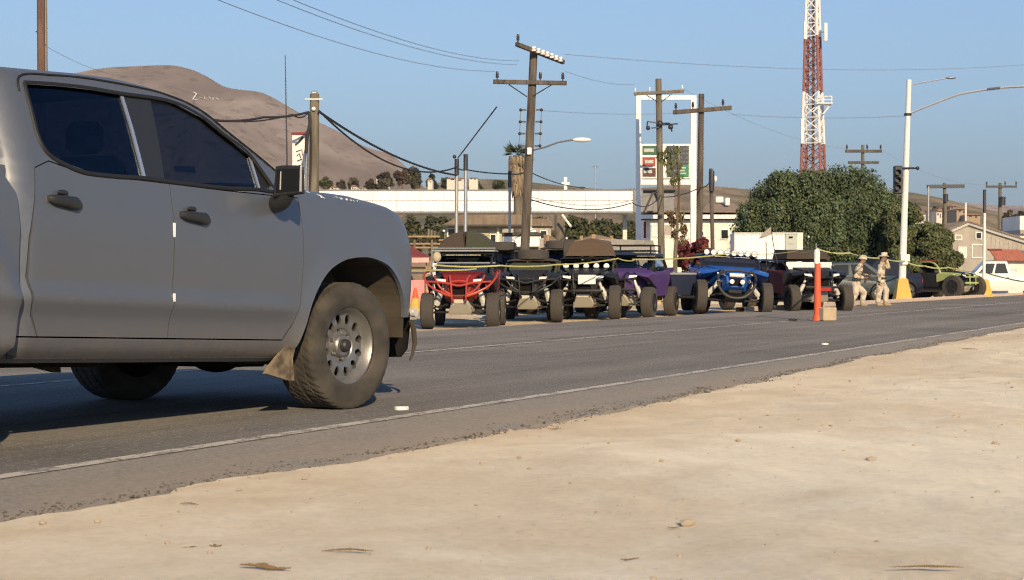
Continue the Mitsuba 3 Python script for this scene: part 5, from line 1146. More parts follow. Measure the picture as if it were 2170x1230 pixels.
# small houses on the slopes
def hut(px, py, w, h, Y, label, m='house_white', rm='house_roof', d=5):
    k = thing('hillside_house', label, 'house', 'houses on the slopes'); s = Y / FOC
    part(k, 'wall', MB().box([X(px, Y), Y + d / 2, H(py, Y) + h * s * .5 - .5 * 2], [w * s, d, h * s + 2]), m)
    part(k, 'roof', MB().prism([(X(px, Y) - w * s * .56, H(py, Y) + h * s), (X(px, Y) + w * s * .56, H(py, Y) + h * s), (X(px, Y) + w * s * .2, H(py, Y) + h * s * 1.4), (X(px, Y) - w * s * .2, H(py, Y) + h * s * 1.4)], Y - .3, Y + d + .3), rm)
    part(k, 'window', MB().box([X(px, Y) - w * s * .2, Y - .02, H(py, Y) + h * s * .55], [w * s * .2, .06, h * s * .35]), 'dark_glass'); part(k, 'door', MB().box([X(px, Y) + w * s * .2, Y - .02, H(py, Y) + h * s * .3], [w * s * .16, .06, h * s * .6]), 'dark_metal')
for a in ((708, 404, 18, 6, 270, 'low white house at the hill foot just right of the mirror'), (750, 404, 12, 8, 272, 'small white house under the hill, second from the mirror'), (768, 404, 14, 5, 271, 'low pale house under the hill, third from the mirror'), (801, 377, 6, 6, 300, 'tiny white house left of the tallest brown tree'), (820, 376, 5, 5, 300, 'tiny white house beside the tallest brown tree'), (911, 388, 9, 7, 280, 'small white house below the lone bluish tree'), (967, 384, 40, 5, 280, 'long low white house behind the twin posts'), (1003, 382, 18, 4, 282, 'low white house right of the twin posts'),
          (1892, 425, 36, 6, 170, 'long low white house behind the traffic light'), (1950, 461, 22, 8, 172, 'pale house on the right slope left of the gable'), (1990, 462, 12, 14, 170, 'upright white house on the right slope'), (1895, 430, 6, 5, 165, 'tiny white hut under the traffic light'), (1955, 483, 9, 7, 150, 'small white hut above the yellowish bush'), (2038, 452, 22, 8, 190, 'tan house on the right slope above the gable'), (2062, 462, 30, 6, 188, 'long tan house right above the gable peak'), (2020, 446, 14, 8, 200, 'small tan house highest on the right slope')):
    hut(*a, m='house_tan' if 'tan' in a[5] else 'house_white')
# ------------------------------------------------------------------ off-road buggies and other vehicles
for nm, c, ro, co in (('buggy_red', (.21, .016, .014), .4, .5), ('tube_red', (.42, .05, .035), .4, .4), ('buggy_black', (.018, .019, .022), .45, .3), ('buggy_navy', (.018, .024, .055), .4, .4), ('buggy_purple', (.085, .045, .165), .4, .5), ('buggy_blue', (.015, .10, .42), .3, .7), ('buggy_grey', (.10, .10, .105), .45, .3), ('buggy_lime', (.36, .42, .17), .45, .3), ('car_teal', (.035, .055, .068), .3, .7), ('car_navy', (.014, .018, .032), .3, .7), ('car_white', (.74, .74, .72), .3, .6), ('canvas_green', (.052, .056, .038), .9, 0), ('canvas_brown', (.060, .045, .036), .9, 0), ('load_brown', (.10, .070, .05), .9, 0), ('plate_white', (.72, .72, .74), .5, 0), ('shock_steel', (.5, .5, .48), .35, 0), ('skid_pale', (.50, .47, .40), .6, 0)):
    mat(nm, c, ro, coat=co)
def hullm(pts): return MB().man(m3.Manifold.hull_points(np.array(pts, float)))
def sym(pts): return pts + [[x, -y, z] for x, y, z in pts]
def small_wheel(parent, c, R, w, at, rim='dark_metal', spokes=6):
    c = np.asarray(c, float)
    nc = 40; an = np.arange(nc) * 2 * np.pi / nc; v = []; prof = [(-.5, .60), (-.5, .80), (-.44, .96), (-.3, 1.0), (-.05, 1.0), (.05, 1.0), (.3, 1.0), (.44, .96), (.5, .80), (.5, .60)]
    for i, (y, r) in enumerate(prof):
        rr = np.full(nc, r * R) - (.03 * R * ((np.arange(nc) + i) % 2) if 2 <= i <= 7 else 0); v.append(np.stack([rr * np.cos(an), np.full(nc, y * w), rr * np.sin(an)], -1))
    k = len(prof); f = [[i * nc + j, (i + 1) * nc + j, (i + 1) * nc + (j + 1) % nc, i * nc + (j + 1) % nc] for i in range(k - 1) for j in range(nc)]
    wk = part(parent, 'wheel', MB().add(np.concatenate(v) + c, np.array(f)), 'dusty_tyre', 35, at=at)
    q = MB().cyl(c + [0, -w * .3, 0], c + [0, w * .3, 0], R * .6, n=20)
    for sd in (-1, 1):
        for i in range(spokes):
            a = i * 2 * math.pi / spokes; q.box(c + [R * .34 * math.cos(a), sd * w * .36, R * .34 * math.sin(a)], [R * .46, w * .12, R * .13], rot=[[math.cos(a), 0, -math.sin(a)], [0, 1, 0], [math.sin(a), 0, math.cos(a)]])
        q.lathe([(R * .6, sd * w * .3), (R * .62, sd * w * .46), (R * .56, sd * w * .47), (R * .54, sd * w * .32)] if sd > 0 else [(R * .54, -w * .32), (R * .56, -w * .47), (R * .62, -w * .46), (R * .6, -w * .3)], c, 'y', 20)
    part(wk, 'rim', q, rim, at=at)
def utv(label, px, Y, ang, W=1.62, L=2.95, body='buggy_black', tube='buggy_black', cage='buggy_black', roof='buggy_black', R=.37, z=None, roll=0, lamps=0, wscreen='dark', plate=False, door=None, bump='wide', rise=.0, seats=2, skid='skid_pale', name='off_road_buggy', roof_h=1.62, lamp_z=None, fender=None, tr=1.0, spare=False, whip=0, group='buggies parked along the road'):
    x = X(px, Y); z = float(lot_z(x, Y)) if z is None else z
    at = frame([x, Y, z], ang, roll=roll); k = thing(name, label, 'buggy', group, at=at)
    lift = .10
    def up(z): return z + lift * np.clip((z - .42) / .25, 0, 1) * np.clip((1.34 - z) / .25, 0, 1)
    def hullm(pts): return MB().man(m3.Manifold.hull_points(np.array([[a, b, float(up(c))] for a, b, c in pts])))
    h = W / 2; wb = L * .36; door = door or body
    for sx in (1, -1):
        for sy in (1, -1): small_wheel(k, [sx * wb, sy * (h - .14), R], R, .27, at)
    part(k, 'skid_plate', hullm(sym([[wb + .22, .16, .55], [wb + .05, .24, .33], [-wb, .34, .33], [wb + .26, .15, .50], [wb, .22, .29], [-wb, .32, .29], [-wb - .2, .25, .45]])), skid)
    part(k, 'floor_tub', hullm(sym([[.55, h - .26, .40], [-.75, h - .26, .40], [.60, h - .24, .66], [-.85, h - .24, .70]])), 'buggy_black')
    # nose
    part(k, 'nose', hullm(sym([[wb + .30, .20, .60], [wb + .30, .24, .82], [wb + .16, .34, .98], [.52, h - .34, 1.08], [.48, h - .34, .66], [wb + .1, .26, .52]])), body)
    part(k, 'grille', hullm(sym([[wb + .312, .15, .62], [wb + .312, .18, .78], [wb + .29, .18, .78], [wb + .29, .15, .62]])), 'dark_void')
    for sy in (1, -1):
        part(k, 'fender', hullm([[wb + .22, sy * (h - .34), .90], [wb + .12, sy * (h - .13), .86], [wb - .05, sy * (h - .08), .95], [.46, sy * (h - .08), .92], [.50, sy * (h - .28), 1.04], [wb + .12, sy * .36, .98], [wb - .05, sy * (h - .12), .90], [.46, sy * (h - .10), .62]]), fender or body)
        hl = part(k, 'headlight', hullm([[wb + .30, sy * .27, .84], [wb + .26, sy * .46, .87], [wb + .22, sy * .47, .92], [wb + .24, sy * .28, .91], [wb + .2, sy * .3, .86]]), 'porcelain')
        part(k, 'door', hullm([[.50, sy * (h - .16), .48], [-.70, sy * (h - .14), .50], [-.80, sy * (h - .12), 1.02], [-.3, sy * (h - .10), 1.00], [.20, sy * (h - .12), .92], [.52, sy * (h - .14), 1.00], [.5, sy * (h - .22), .5], [-.8, sy * (h - .2), 1.0]]), door)
        part(k, 'rear_panel', hullm([[-.82, sy * (h - .14), .66], [-wb - .42, sy * (h - .22), .82], [-wb - .40, sy * (h - .16), 1.12], [-.84, sy * (h - .10), 1.10], [-.84, sy * .3, .7], [-wb - .4, sy * .3, .9], [-wb - .4, sy * .3, 1.1]]), body)
        q = MB()
        for z0, z1 in ((.34, .36), (.50, .44)):
            q.tube([[wb + .16, sy * .24, z0], [wb, sy * (h - .24), z1 - .02], [wb - .2, sy * .26, z0]], .022, 6)
        part(k, 'suspension_arm', q, 'dark_metal', 40)
        part(k, 'shock', MB().tube([[wb + .02, sy * (h - .32), .40], [wb - .02, sy * .33, .92]], .035, 8).cyl([wb + .012, sy * (h - .30), .48], [wb - .006, sy * .40, .74], .055, n=10), 'shock_steel', 40)
        part(k, 'rear_shock', MB().tube([[-wb, sy * (h - .3), .42], [-wb + .15, sy * .42, .98]], .04, 8), 'shock_steel', 40)
    # cage and roof
    zr = roof_h; hw = h - .26; q = MB()
    for sy in (1, -1):
        q.tube(spline([[.58, sy * (h - .22), 1.06], [.20, sy * (hw + .04), zr - .04], [-.10, sy * hw, zr], [-.72, sy * hw, zr], [-.80, sy * (hw + .02), zr - .06], [-.92, sy * (h - .18), 1.06], [-.92, sy * (h - .2), .6]], 24), .026 * tr, 7)
        q.tube([[-.80, sy * hw, zr - .06], [-wb - .30, sy * (h - .3), 1.08]], .024, 6)
    for xx in (.16, -.74): q.tube([[xx, -hw, zr - .02], [xx, hw, zr - .02]], .024, 6)
    q.tube([[-.80, -hw, zr - .06], [-.92, hw, 1.06]], .02, 6)
    part(k, 'roll_cage', q, cage, 40)
    if spare: small_wheel(k, [-wb - .05, 0, zr - .12], R * .95, .24, at @ T().translate([0, 0, 0]))
    for i in range(whip):
        sy = (-1, 1)[i % 2]; wp = part(k, 'whip', MB().tube([[-wb - .2, sy * (h - .25), 1.05], [-wb - .24, sy * (h - .24), zr + .55 + .15 * i]], .012, 5), 'buggy_black'); part(wp, 'whip_light', MB().ball([-wb - .24, sy * (h - .24), zr + .55 + .15 * i], .03, 1), 'porcelain')
    if roof: part(k, 'roof', hullm(sym([[.26, hw + .03, zr + .02], [-.82, hw + .04, zr + .03], [.34, hw - .1, zr + .035], [-.86, hw - .1, zr + .055], [.24, hw + .02, zr + .045], [-.8, hw, zr + .07], [.1, hw - .12, zr + .085]])), roof)
    if wscreen:
        P = [[.60, -(h - .25), 1.08], [.60, h - .25, 1.08], [.22, hw + .01, zr - .03], [.22, -hw - .01, zr - .03]]
        part(k, 'windscreen', MB().add(P, [[0, 1, 2, 3]]), {'dark': 'glass_rear', 'clear': 'glass_clear', 'solid': 'car_navy'}[wscreen])
    q = MB()
    part(k, 'dashboard', MB().box([.40, 0, 1.0], [.24, W - .56, .16], bev=.04), 'buggy_black')
    for sy in (1, -1) if seats == 2 else (1, 0, -1):
        st = part(k, 'seat', MB().box([-.35, sy * .33, .68], [.5, .46, .16], bev=.06).box([-.62, sy * .33, 1.02], [.14, .46, .62], rot=[[.97, 0, -.24], [0, 1, 0], [.24, 0, .97]], bev=.06).box([-.70, sy * .33, 1.36], [.10, .24, .16], bev=.04), 'interior')
    c0 = np.array([.12, .33, 1.02]); an = np.linspace(0, 2 * np.pi, 17)[:-1]
    part(k, 'steering_wheel', MB().tube([c0 + .15 * np.array([-.4 * math.sin(t), math.cos(t), .9 * math.sin(t)]) for t in an], .015, 5, closed=True).tube([c0, c0 + [.3, 0, -.1]], .02, 5).tube([c0 + [0, -.15, 0], c0 + [0, .15, 0]], .012, 5), 'black_trim')
    # bumper
    q = MB(); xb = wb + .42
    if bump == 'wide':
        for sy in (1, -1):
            q.tube(spline([[wb + .2, sy * .12, .52], [xb, sy * .14, .56], [xb + .02, sy * .16, .86], [wb + .25, sy * .20, .98]], 14), .022 * tr, 7)
            q.tube(spline([[xb, sy * .12, .60], [xb - .02, sy * .38, .66], [xb - .10, sy * .62, .80], [wb + .12, sy * (h - .06), .98], [.55, sy * (h - .1), 1.06]], 18), .022 * tr, 7)
            q.tube(spline([[xb, sy * .15, .62], [xb - .02, sy * .33, .70], [xb - .06, sy * .45, .86], [wb + .22, sy * .50, .99]], 10), .020 * tr, 6)
        q.tube(spline([[xb - .12, -.64, .86], [xb, -.3, .84], [xb + .03, 0, .78], [xb, .3, .84], [xb - .12, .64, .86]], 16), .022 * tr, 7).tube([[xb + .02, -.16, .86], [xb + .03, 0, .88], [xb + .02, .16, .86]], .02 * tr, 6)
    elif bump == 'round':
        an = np.linspace(-.25 * math.pi, 1.25 * math.pi, 26) + math.pi
        q.tube([[xb, .47 * math.cos(t), .74 + .34 * math.sin(t)] for t in an], .035 * tr, 8).tube([[xb, -.40, .93], [xb + .02, 0, .97], [xb, .40, .93]], .03 * tr, 7)
        for sy in (1, -1): q.tube([[xb, sy * .38, .70], [wb + .1, sy * .32, .60]], .025 * tr, 6).tube([[xb, sy * .3, .92], [wb + .1, sy * .34, .96]], .025 * tr, 6)
    else:
        for zz in (.60, .82): q.tube([[xb - .06, -.46, zz], [xb, -.2, zz], [xb, .2, zz], [xb - .06, .46, zz]], .024 * tr, 6)
        for sy in (1, -1): q.tube([[xb, sy * .2, .55], [xb, sy * .22, .92], [wb + .2, sy * .24, .98]], .022 * tr, 6).tube([[xb, sy * .2, .6], [wb + .1, sy * .2, .5]], .022 * tr, 6)
    for v_ in q.v: v_[:, 2] = up(v_[:, 2])
    part(k, 'bumper', q, tube, 40)
    for i in range(lamps):
        y = (i - (lamps - 1) / 2) * (2 * hw / lamps); c = np.array([.32, y, zr + .10 if lamp_z is None else lamp_z])
        lp = part(k, 'roof_lamp', MB().lathe([(0, 0), (.05, .01), (.075, .05), (.078, .09), (.066, .095)], c, 'x', 12), 'buggy_black', 40)
        part(lp, 'lens', MB().lathe([(.066, .092), (.04, .104), (0, .108)], c, 'x', 12), 'white_bright', 40)
    if plate: part(k, 'number_plate', MB().box([wb + .46, .10, .93], [.015, .40, .21], bev=.004), 'plate_white')
    return k, at, (wb, h, zr)

# first: red
k, at, (wb, h, zr) = utv('red buggy with red tube bumper and a dark humped load on its roof', 985, 34.2, -93, W=1.60, body='buggy_red', tube='tube_red', cage='buggy_black', fender='buggy_black', bump='wide', wscreen='dark', roof_h=1.50, whip=1)
part(k, 'windscreen_apron', hullm(sym([[.75, .40, 1.02], [.60, .52, 1.26], [.56, .50, 1.02], [.52, .52, 1.24]])), 'buggy_navy', at=at)
part(k, 'roof_rack', MB().box([-.25, 0, zr + .10], [1.1, 1.30, .03]).tube([[.34, -.66, zr + .14], [.34, .66, zr + .14]], .02, 5).tube([[.36, -.66, zr - .16], [.36, .66, zr - .16]], .022, 5), 'galvanised', at=at)
lo = lambda nm, pts, m, lb: solo(nm, hullm(pts), m, lb, 'load', at=at)
lo('roof_load', [[.3, -.56, 1.62], [-.8, -.58, 1.62], [.25, .02, 1.62], [-.8, .05, 1.62], [.2, -.46, 1.80], [-.7, -.48, 1.84], [.15, -.25, 1.95], [-.6, -.2, 2.0], [.1, -.04, 1.96], [-.6, 0, 2.02]], 'canvas_brown', 'dark brown half of the humped load on the red buggy')
lo('roof_load', [[.3, .62, 1.62], [-.8, .62, 1.62], [.25, .03, 1.62], [-.8, .06, 1.62], [.2, .56, 1.74], [-.7, .56, 1.80], [.15, .36, 1.93], [-.6, .34, 1.97], [.1, .05, 1.97], [-.6, .06, 2.03]], 'canvas_green', 'dark green half of the humped load on the red buggy')
# second: black
k, at, d = utv('black buggy with a dark tube bumper and pale skid plate, second from the truck', 1128, 37.6, -96, W=1.58, body='buggy_black', tube='dark_metal', cage='canvas_green', roof='canvas_brown', wscreen='dark', bump='wide', lamps=3, lamp_z=1.22, roof_h=1.34, spare=True, whip=1)
part(k, 'hood_bag', hullm(sym([[.72, .42, 1.05], [.5, .5, 1.28], [.1, .5, 1.05], [.2, .4, 1.34]])), 'canvas_green', at=at)
# third: open frame with the white plate
k, at, (wb, h, zr) = utv('dark open framed buggy with a white number plate and a brown load on its roof', 1245, 38.6, -97, W=1.70, body='buggy_black', tube='dark_metal', cage='canvas_green', roof='buggy_black', bump='bar', plate=True, lamps=5, lamp_z=1.24, wscreen='dark', R=.40, roof_h=1.38, whip=1)
solo('roof_load', hullm([[.2, -.5, zr + .1], [-.9, -.5, zr + .1], [.2, .62, zr + .1], [-.9, .62, zr + .1], [.1, -.35, zr + .42], [-.8, -.38, zr + .45], [.15, .46, zr + .40], [-.8, .50, zr + .46], [0, .1, zr + .52]]), 'load_brown', 'brown tarpaulin covered load on the roof of the open framed buggy', 'load', at=at)
sp = MB()
small_wheel(k, [-.2, -.45, zr + .20], .30, .24, at @ T().translate([0, 0, 0]), 'dark_metal')
# fourth: purple, turned to the left
k, at, (wb, h, zr) = utv('purple buggy turned to the left, with a black roof rack', 1340, 39.6, -108, W=1.66, L=3.3, body='buggy_purple', tube='buggy_black', cage='buggy_black', roof='buggy_black', bump='bar', wscreen='clear', roof_h=1.46)
q = MB()
for a, b in (((.2, -.5), (.2, .5)), ((-.8, -.5), (-.8, .5)), ((.2, -.5), (-.8, -.5)), ((.2, .5), (-.8, .5)), ((-.3, -.5), (-.3, .5))):
    for zz in (.14, .27): q.tube([[*a, zr + zz], [*b, zr + zz]], .016, 5)
for x_, y_ in ((.2, -.5), (.2, .5), (-.8, -.5), (-.8, .5)): q.tube([[x_, y_, zr + .02], [x_, y_, zr + .28]], .018, 5)
part(k, 'roof_rack', q, 'buggy_black', at=at)
for sy in (1, -1): part(k, 'window_net', hullm([[.36, sy * (h - .17), 1.04], [-.74, sy * (h - .15), 1.06], [-.70, sy * (h - .26), 1.38], [.02, sy * (h - .26), 1.38], [.36, sy * (h - .175), 1.04], [-.74, sy * (h - .155), 1.06]]), 'glass_clear', at=at)
# second row, mostly hidden
utv('dark buggy in the second row, glimpsed between the red and black buggies', 1068, 43, -84, W=1.5, body='buggy_black', tube='dark_metal', cage='canvas_green', roof='buggy_black', bump='bar', wscreen='dark', roof_h=1.62, skid='buggy_black')
utv('dark buggy in the second row, glimpsed behind the white number plate buggy', 1190, 44, -100, W=1.6, body='buggy_black', tube='dark_metal', cage='buggy_black', roof='canvas_brown', bump='bar', wscreen='dark', roof_h=1.66, skid='buggy_black')
utv('dark buggy in the second row, glimpsed over the purple buggy hood', 1300, 45, -78, W=1.6, body='buggy_black', tube='dark_metal', cage='buggy_black', roof='buggy_black', bump='bar', wscreen='dark', roof_h=1.55, skid='buggy_black')
def tyre_stack(label, px, Y, zs, R=.36):
    at = frame([X(px, Y), Y, 0.0]); k = thing('spare_tyre', label, 'tyre', at=at)
    nc = 32; an = np.arange(nc) * 2 * np.pi / nc; pr = [(.58, -.5), (.80, -.5), (.97, -.4), (1.0, -.2), (1.0, .2), (.97, .4), (.80, .5), (.58, .5)]
    part(k, 'casing', MB().lathe([(r * R, h * .24) for r, h in pr], (0, 0, zs), 'z', nc), 'dusty_tyre', 40); part(k, 'rim', MB().lathe([(0, -.03), (.5 * R, -.05), (.6 * R, -.11), (.62 * R, .11), (.5 * R, .04), (0, .05)], (0, 0, zs), 'z', 20), 'dark_metal', 40)
tyre_stack('spare tyre lying flat on the roof of the black buggy', 1130, 37.6, 1.37)
tyre_stack('spare tyre lying flat on the second row roof behind the black buggy', 1185, 44, 1.72)
tyre_stack('second row spare tyre on the roof right of the red buggy', 1066, 43, 1.66)
at = frame([X(1088, 41), 41, -.14], -80)
solo('jerry_can', hullm([[a * .17, b * .09, c] for a in (-1, 1) for b in (-1, 1) for c in (0, .40)] + [[.0, .09, .46], [0, -.09, .46], [-.15, .08, .44], [-.15, -.08, .44]]), 'dark_red', 'dark red fuel can standing between the red and black buggies', 'fuel can', at=at)
at = frame([X(1192, 40), 40, -.13], -95)
solo('cargo_box', MB().box([0, 0, .28], [.7, .5, .52], bev=.04), 'canvas_brown', 'brown cargo box on the ground between two dark buggies', 'box', at=at)
# navy utility trailer
Y = 41.6; at = frame([X(1430, Y), Y, float(lot_z(X(1430, Y), Y))], -66)
k = thing('utility_trailer', 'low dark navy utility trailer between the purple and blue buggies', 'trailer', at=at)
part(k, 'box', hullm(sym([[.9, .56, .50], [-1.1, .56, .50], [.95, .66, 1.0], [-1.15, .66, 1.02]])), 'buggy_navy'); part(k, 'rim_rail', MB().tube([[.97, -.67, 1.02], [.97, .67, 1.02], [-1.17, .67, 1.04], [-1.17, -.67, 1.04]], .03, 6, closed=True), 'galvanised')
for sy in (-1, 1): small_wheel(k, [-.1, sy * .80, .36], .36, .26, at); part(k, 'mudguard', hullm([[.3, sy * .68, .74], [-.5, sy * .68, .74], [.3, sy * .92, .76], [-.5, sy * .92, .76], [0, sy * .8, .8]]), 'buggy_navy')
part(k, 'drawbar', MB().tube([[.9, -.4, .45], [1.6, 0, .45], [.9, .4, .45]], .04, 6), 'dark_metal')
# fifth: blue
k, at, (wb, h, zr) = utv('bright blue buggy with a row of round roof lamps and a round bumper', 1536, 41.6, -88, W=1.90, L=3.1, body='buggy_blue', fender='buggy_blue', door='buggy_blue', tube='dark_metal', cage='buggy_navy', roof='buggy_navy', R=.41, roll=-3.0, lamps=8, wscreen='solid', bump='round', z=-.055, roof_h=1.42, skid='buggy_black')
part(k, 'sunshade', hullm(sym([[.56, .64, 1.00], [.26, .64, 1.40], [.52, .62, 1.0], [.22, .62, 1.40]])), 'buggy_navy', at=at)
for sy in (1, -1): part(k, 'spot_lamp', MB().lathe([(0, 0), (.045, .01), (.06, .05), (.05, .06), (0, .065)], [wb + .44, sy * .13, .80], 'x', 12), 'porcelain', 40, at=at)
part(k, 'winch', MB().cyl([wb + .38, -.18, .96], [wb + .38, .18, .96], .05, n=10), 'porcelain', at=at)
# sixth: navy, mostly hidden by the blue one
utv('dark navy buggy half hidden behind the right side of the blue buggy', 1622, 45.5, -72, W=1.6, body='buggy_navy', tube='buggy_black', cage='buggy_black', roof='buggy_navy', bump='bar', wscreen='solid', roof_h=1.34)
# seventh: black and red with a silver panel
k, at, (wb, h, zr) = utv('black buggy with dark red doors and a silver panel under its roof box', 1704, 43.0, -80, W=1.68, body='buggy_black', tube='buggy_black', cage='buggy_black', door='dark_red', roof='buggy_black', bump='bar', wscreen=None, roof_h=1.32, whip=2)
part(k, 'silver_panel', hullm(sym([[.42, .62, 1.06], [.36, .62, 1.32], [.39, .62, 1.06], [.33, .62, 1.32]])), 'galvanised', at=at)
part(k, 'roof_box', hullm(sym([[.3, .58, zr + .08], [-.8, .6, zr + .08], [.22, .54, zr + .30], [-.75, .55, zr + .34]])), 'canvas_brown', at=at)
part(k, 'red_badge_bar', MB().box([wb + .45, 0, .62], [.03, .34, .10], bev=.01), 'red_lens', at=at)
# eighth: lime frame
k, at, (wb, h, zr) = utv('buggy with a pale lime tube frame and dark red roof', 1990, 70.0, -50, W=1.85, L=3.5, body='buggy_black', tube='buggy_lime', cage='buggy_lime', roof='dark_red', fender='buggy_lime', bump='bar', wscreen=None, R=.50, roof_h=1.56, tr=1.4)
utv('low black buggy between the lime framed buggy and the lamp column base', 1932, 74, -70, W=1.6, body='buggy_black', tube='dark_metal', cage='canvas_green', roof=None, bump='bar', wscreen=None, roof_h=1.40)

def car(name, label, cat, px, Y, ang, body, L=4.4, W=1.75, z=None, pickup=False, hz=.95, rz=1.46, glassm='glass_rear'):
    x = X(px, Y); z = float(lot_z(x, Y)) if z is None else z
    at = frame([x, Y, z], ang); k = thing(name, label, cat, at=at); h = W / 2; f, r = L / 2, -L / 2; R = .33 if not pickup else .38; wb = L * .3
    low = sg.Polygon([(f, .42), (f + .03, .62), (f - .15, hz - .12), (f - .95, hz), (r + .1, hz + .02), (r, hz - .15), (r - .02, .45), (r + .1, .28), (f - .1, .26)]).buffer(.04).buffer(-.03)
    arches = [sg.Point(s * wb, R).buffer(R * 1.18, 16) for s in (1, -1)]
    for a in arches: low = low.difference(a)
    m = trimesh.creation.extrude_polygon(low, W, engine='earcut'); v = np.array(m.vertices); v = np.stack([v[:, 0], v[:, 2] - h, v[:, 1]], -1)
    mm = trimesh.Trimesh(v, m.faces[:, ::-1]); mm = mm.subdivide().subdivide(); v = np.array(mm.vertices)
    t = np.clip((v[:, 2] - .25) / (hz - .25), 0, 1); nose = np.clip((np.abs(v[:, 0]) - L * .36) / (L * .14), 0, 1)
    v[:, 1] *= (1 - .10 * np.clip((t - .6) / .4, 0, 1) ** 2 - .06 * np.clip((.35 - t) / .35, 0, 1)) * (1 - .16 * nose ** 2)
    part(k, 'body', MB().add(v, np.array(mm.faces)), body, 40)
    for s in (1, -1): part(k, 'wheel_arch', MB().cyl([s * wb, -h + .06, R], [s * wb, h - .06, R], R * 1.16, n=20), 'dark_void')
    if pickup: cab = [(f - 1.15, hz - .02), (f - 1.75, rz), (f - 2.75, rz + .01), (f - 3.0, hz - .02)]
    else: cab = [(f - .95, hz - .02), (f - 1.75, rz - .02), (r + 1.35, rz), (r + .55, hz - .02)]
    c = np.array(cab); pts = sym([[a, (h - .06) if b < hz + .1 else h * .74, b] for a, b in cab] + [[a, h * .66, b + .05] for a, b in cab[1:3]])
    gh = part(k, 'cabin', hullm(pts), body)
    ins = lambda u, w: [(c[0] * (1 - u) + c[1] * u), (c[3] * (1 - u) + c[2] * u)]
    A, B = ins(.14, 0); C, D = ins(.90, 0); mid = [(A + B) / 2, (C + D) / 2]
    yy = lambda zz: np.interp(zz, [hz - .02, rz], [h - .06, h * .74]) + .004
    for sy in (1, -1):
        for (a0, a1), (b0, b1) in ((((A * .88 + B * .12)), ((A * .54 + B * .46))) and ((0.10, .47), (0.10, .47)), ((.53, .90), (.53, .90))):
            P = [A + (B - A) * a0, A + (B - A) * a1, C + (D - C) * b1, C + (D - C) * b0]
            part(k, 'side_window', MB().add([[p[0], sy * yy(p[1]), p[1]] for p in P], [[0, 1, 2, 3] if sy < 0 else [3, 2, 1, 0]]), 'dark_glass')
    for i0, i1, nm, off in ((0, 1, 'windscreen', .006), (3, 2, 'rear_window', -.006)):
        p, q_ = c[i0] * .86 + c[i1] * .14, c[i0] * .1 + c[i1] * .9
        part(k, nm, MB().add([[p[0] + off * 2, -yy(p[1]) + .08, p[1] + .008], [p[0] + off * 2, yy(p[1]) - .08, p[1] + .008], [q_[0] + off * 2, yy(q_[1]) - .06, q_[1] + .008], [q_[0] + off * 2, -yy(q_[1]) + .06, q_[1] + .008]], [[0, 1, 2, 3]]), 'dark_glass')
    for sx in (1, -1):
        for sy in (1, -1): small_wheel(k, [sx * wb, sy * (h - .13), R], R, .22, at, 'galvanised', 5)
    for sy in (1, -1):
        part(k, 'headlight', MB().box([f - .05, sy * h * .66, .70], [.12, .34, .14], bev=.04), 'porcelain'); part(k, 'taillight', MB().box([r + .03, sy * h * .74, .76], [.08, .22, .18], bev=.03), 'red_lens')
        part(k, 'mirror', MB().box([f - 1.25, sy * (h + .06), hz + .08], [.10, .16, .12], bev=.03), body)
        part(k, 'door_handle', MB().box([-.15, sy * (h - .005), hz - .14], [.16, .03, .03]), 'black_trim')
    part(k, 'bumper', MB().box([f + .0, 0, .44], [.10, W * .8, .14], bev=.04), 'black_trim'); part(k, 'grille', MB().box([f - .02, 0, .64], [.06, W * .4, .12], bev=.02), 'black_trim')
    if pickup: part(k, 'bed_cover', MB().box([r + .75, 0, hz + .03], [1.35, W * .84, .03]), 'black_trim')
    return k
car('parked_car', 'dark teal car parked behind the walking soldiers', 'car', 1778, 61, 186, 'car_teal', L=4.3, W=1.7, rz=1.44)
car('parked_car', 'dark navy car behind the saluting soldier, left of the white lamp column', 'car', 1850, 67, 200, 'car_navy', L=3.8, W=1.7, rz=1.66, hz=1.05)
car('pickup_car', 'white pickup parked at the right frame edge behind the yellow base', 'pickup truck', 2122, 79.0, 172, 'car_white', L=5.2, W=1.85, pickup=True, hz=1.02, rz=1.62)
# ------------------------------------------------------------------ soldiers
def camo_c(p, n, uv):
    a = fbm(p.x * 9, p.y * 9, p.z * 9, 3); b = fbm(p.x * 13 + 5, p.y * 13, p.z * 13, 2)
    c = mix(mi.Color3f(.55, .48, .38), mi.Color3f(.26, .21, .145), smoothstep(.47, .53, a))
    return mix(c, mi.Color3f(.62, .56, .45), smoothstep(.60, .66, b))
mat('camo', proc(camo_c), .9, spec=.1); mat('camo_pale', proc(lambda p, n, uv: mix(mi.Color3f(.62, .55, .47), mi.Color3f(.44, .37, .28), smoothstep(.5, .6, fbm(p.x * 11, p.y * 11, p.z * 11, 3)))), .9, spec=.1); mat('skin', (.30, .17, .11), .55); mat('boots', (.36, .28, .19), .8); mat('vest', (.045, .042, .034), .85); mat('hair', (.012, .010, .009), .7); mat('eye_white', (.6, .6, .58), .3)
def ball(p, r): return m3.Manifold.sphere(r, 14).translate([float(q) for q in p])
def bone(p, q, r0, r1): return m3.Manifold.batch_hull([ball(p, r0), ball(q, r1)])
def chain(pts, rs): return [bone(a, b, r, s) for a, b, r, s in zip(pts[:-1], pts[1:], rs[:-1], rs[1:])]
def finish(parts, edge=.03, it=8):
    m = m3.Manifold.batch_boolean(parts, m3.OpType.Add).refine_to_length(edge); q = m.to_mesh()
    t = trimesh.Trimesh(q.vert_properties[:, :3], q.tri_verts, process=True); trimesh.smoothing.filter_taubin(t, iterations=it); return t.vertices, t.faces
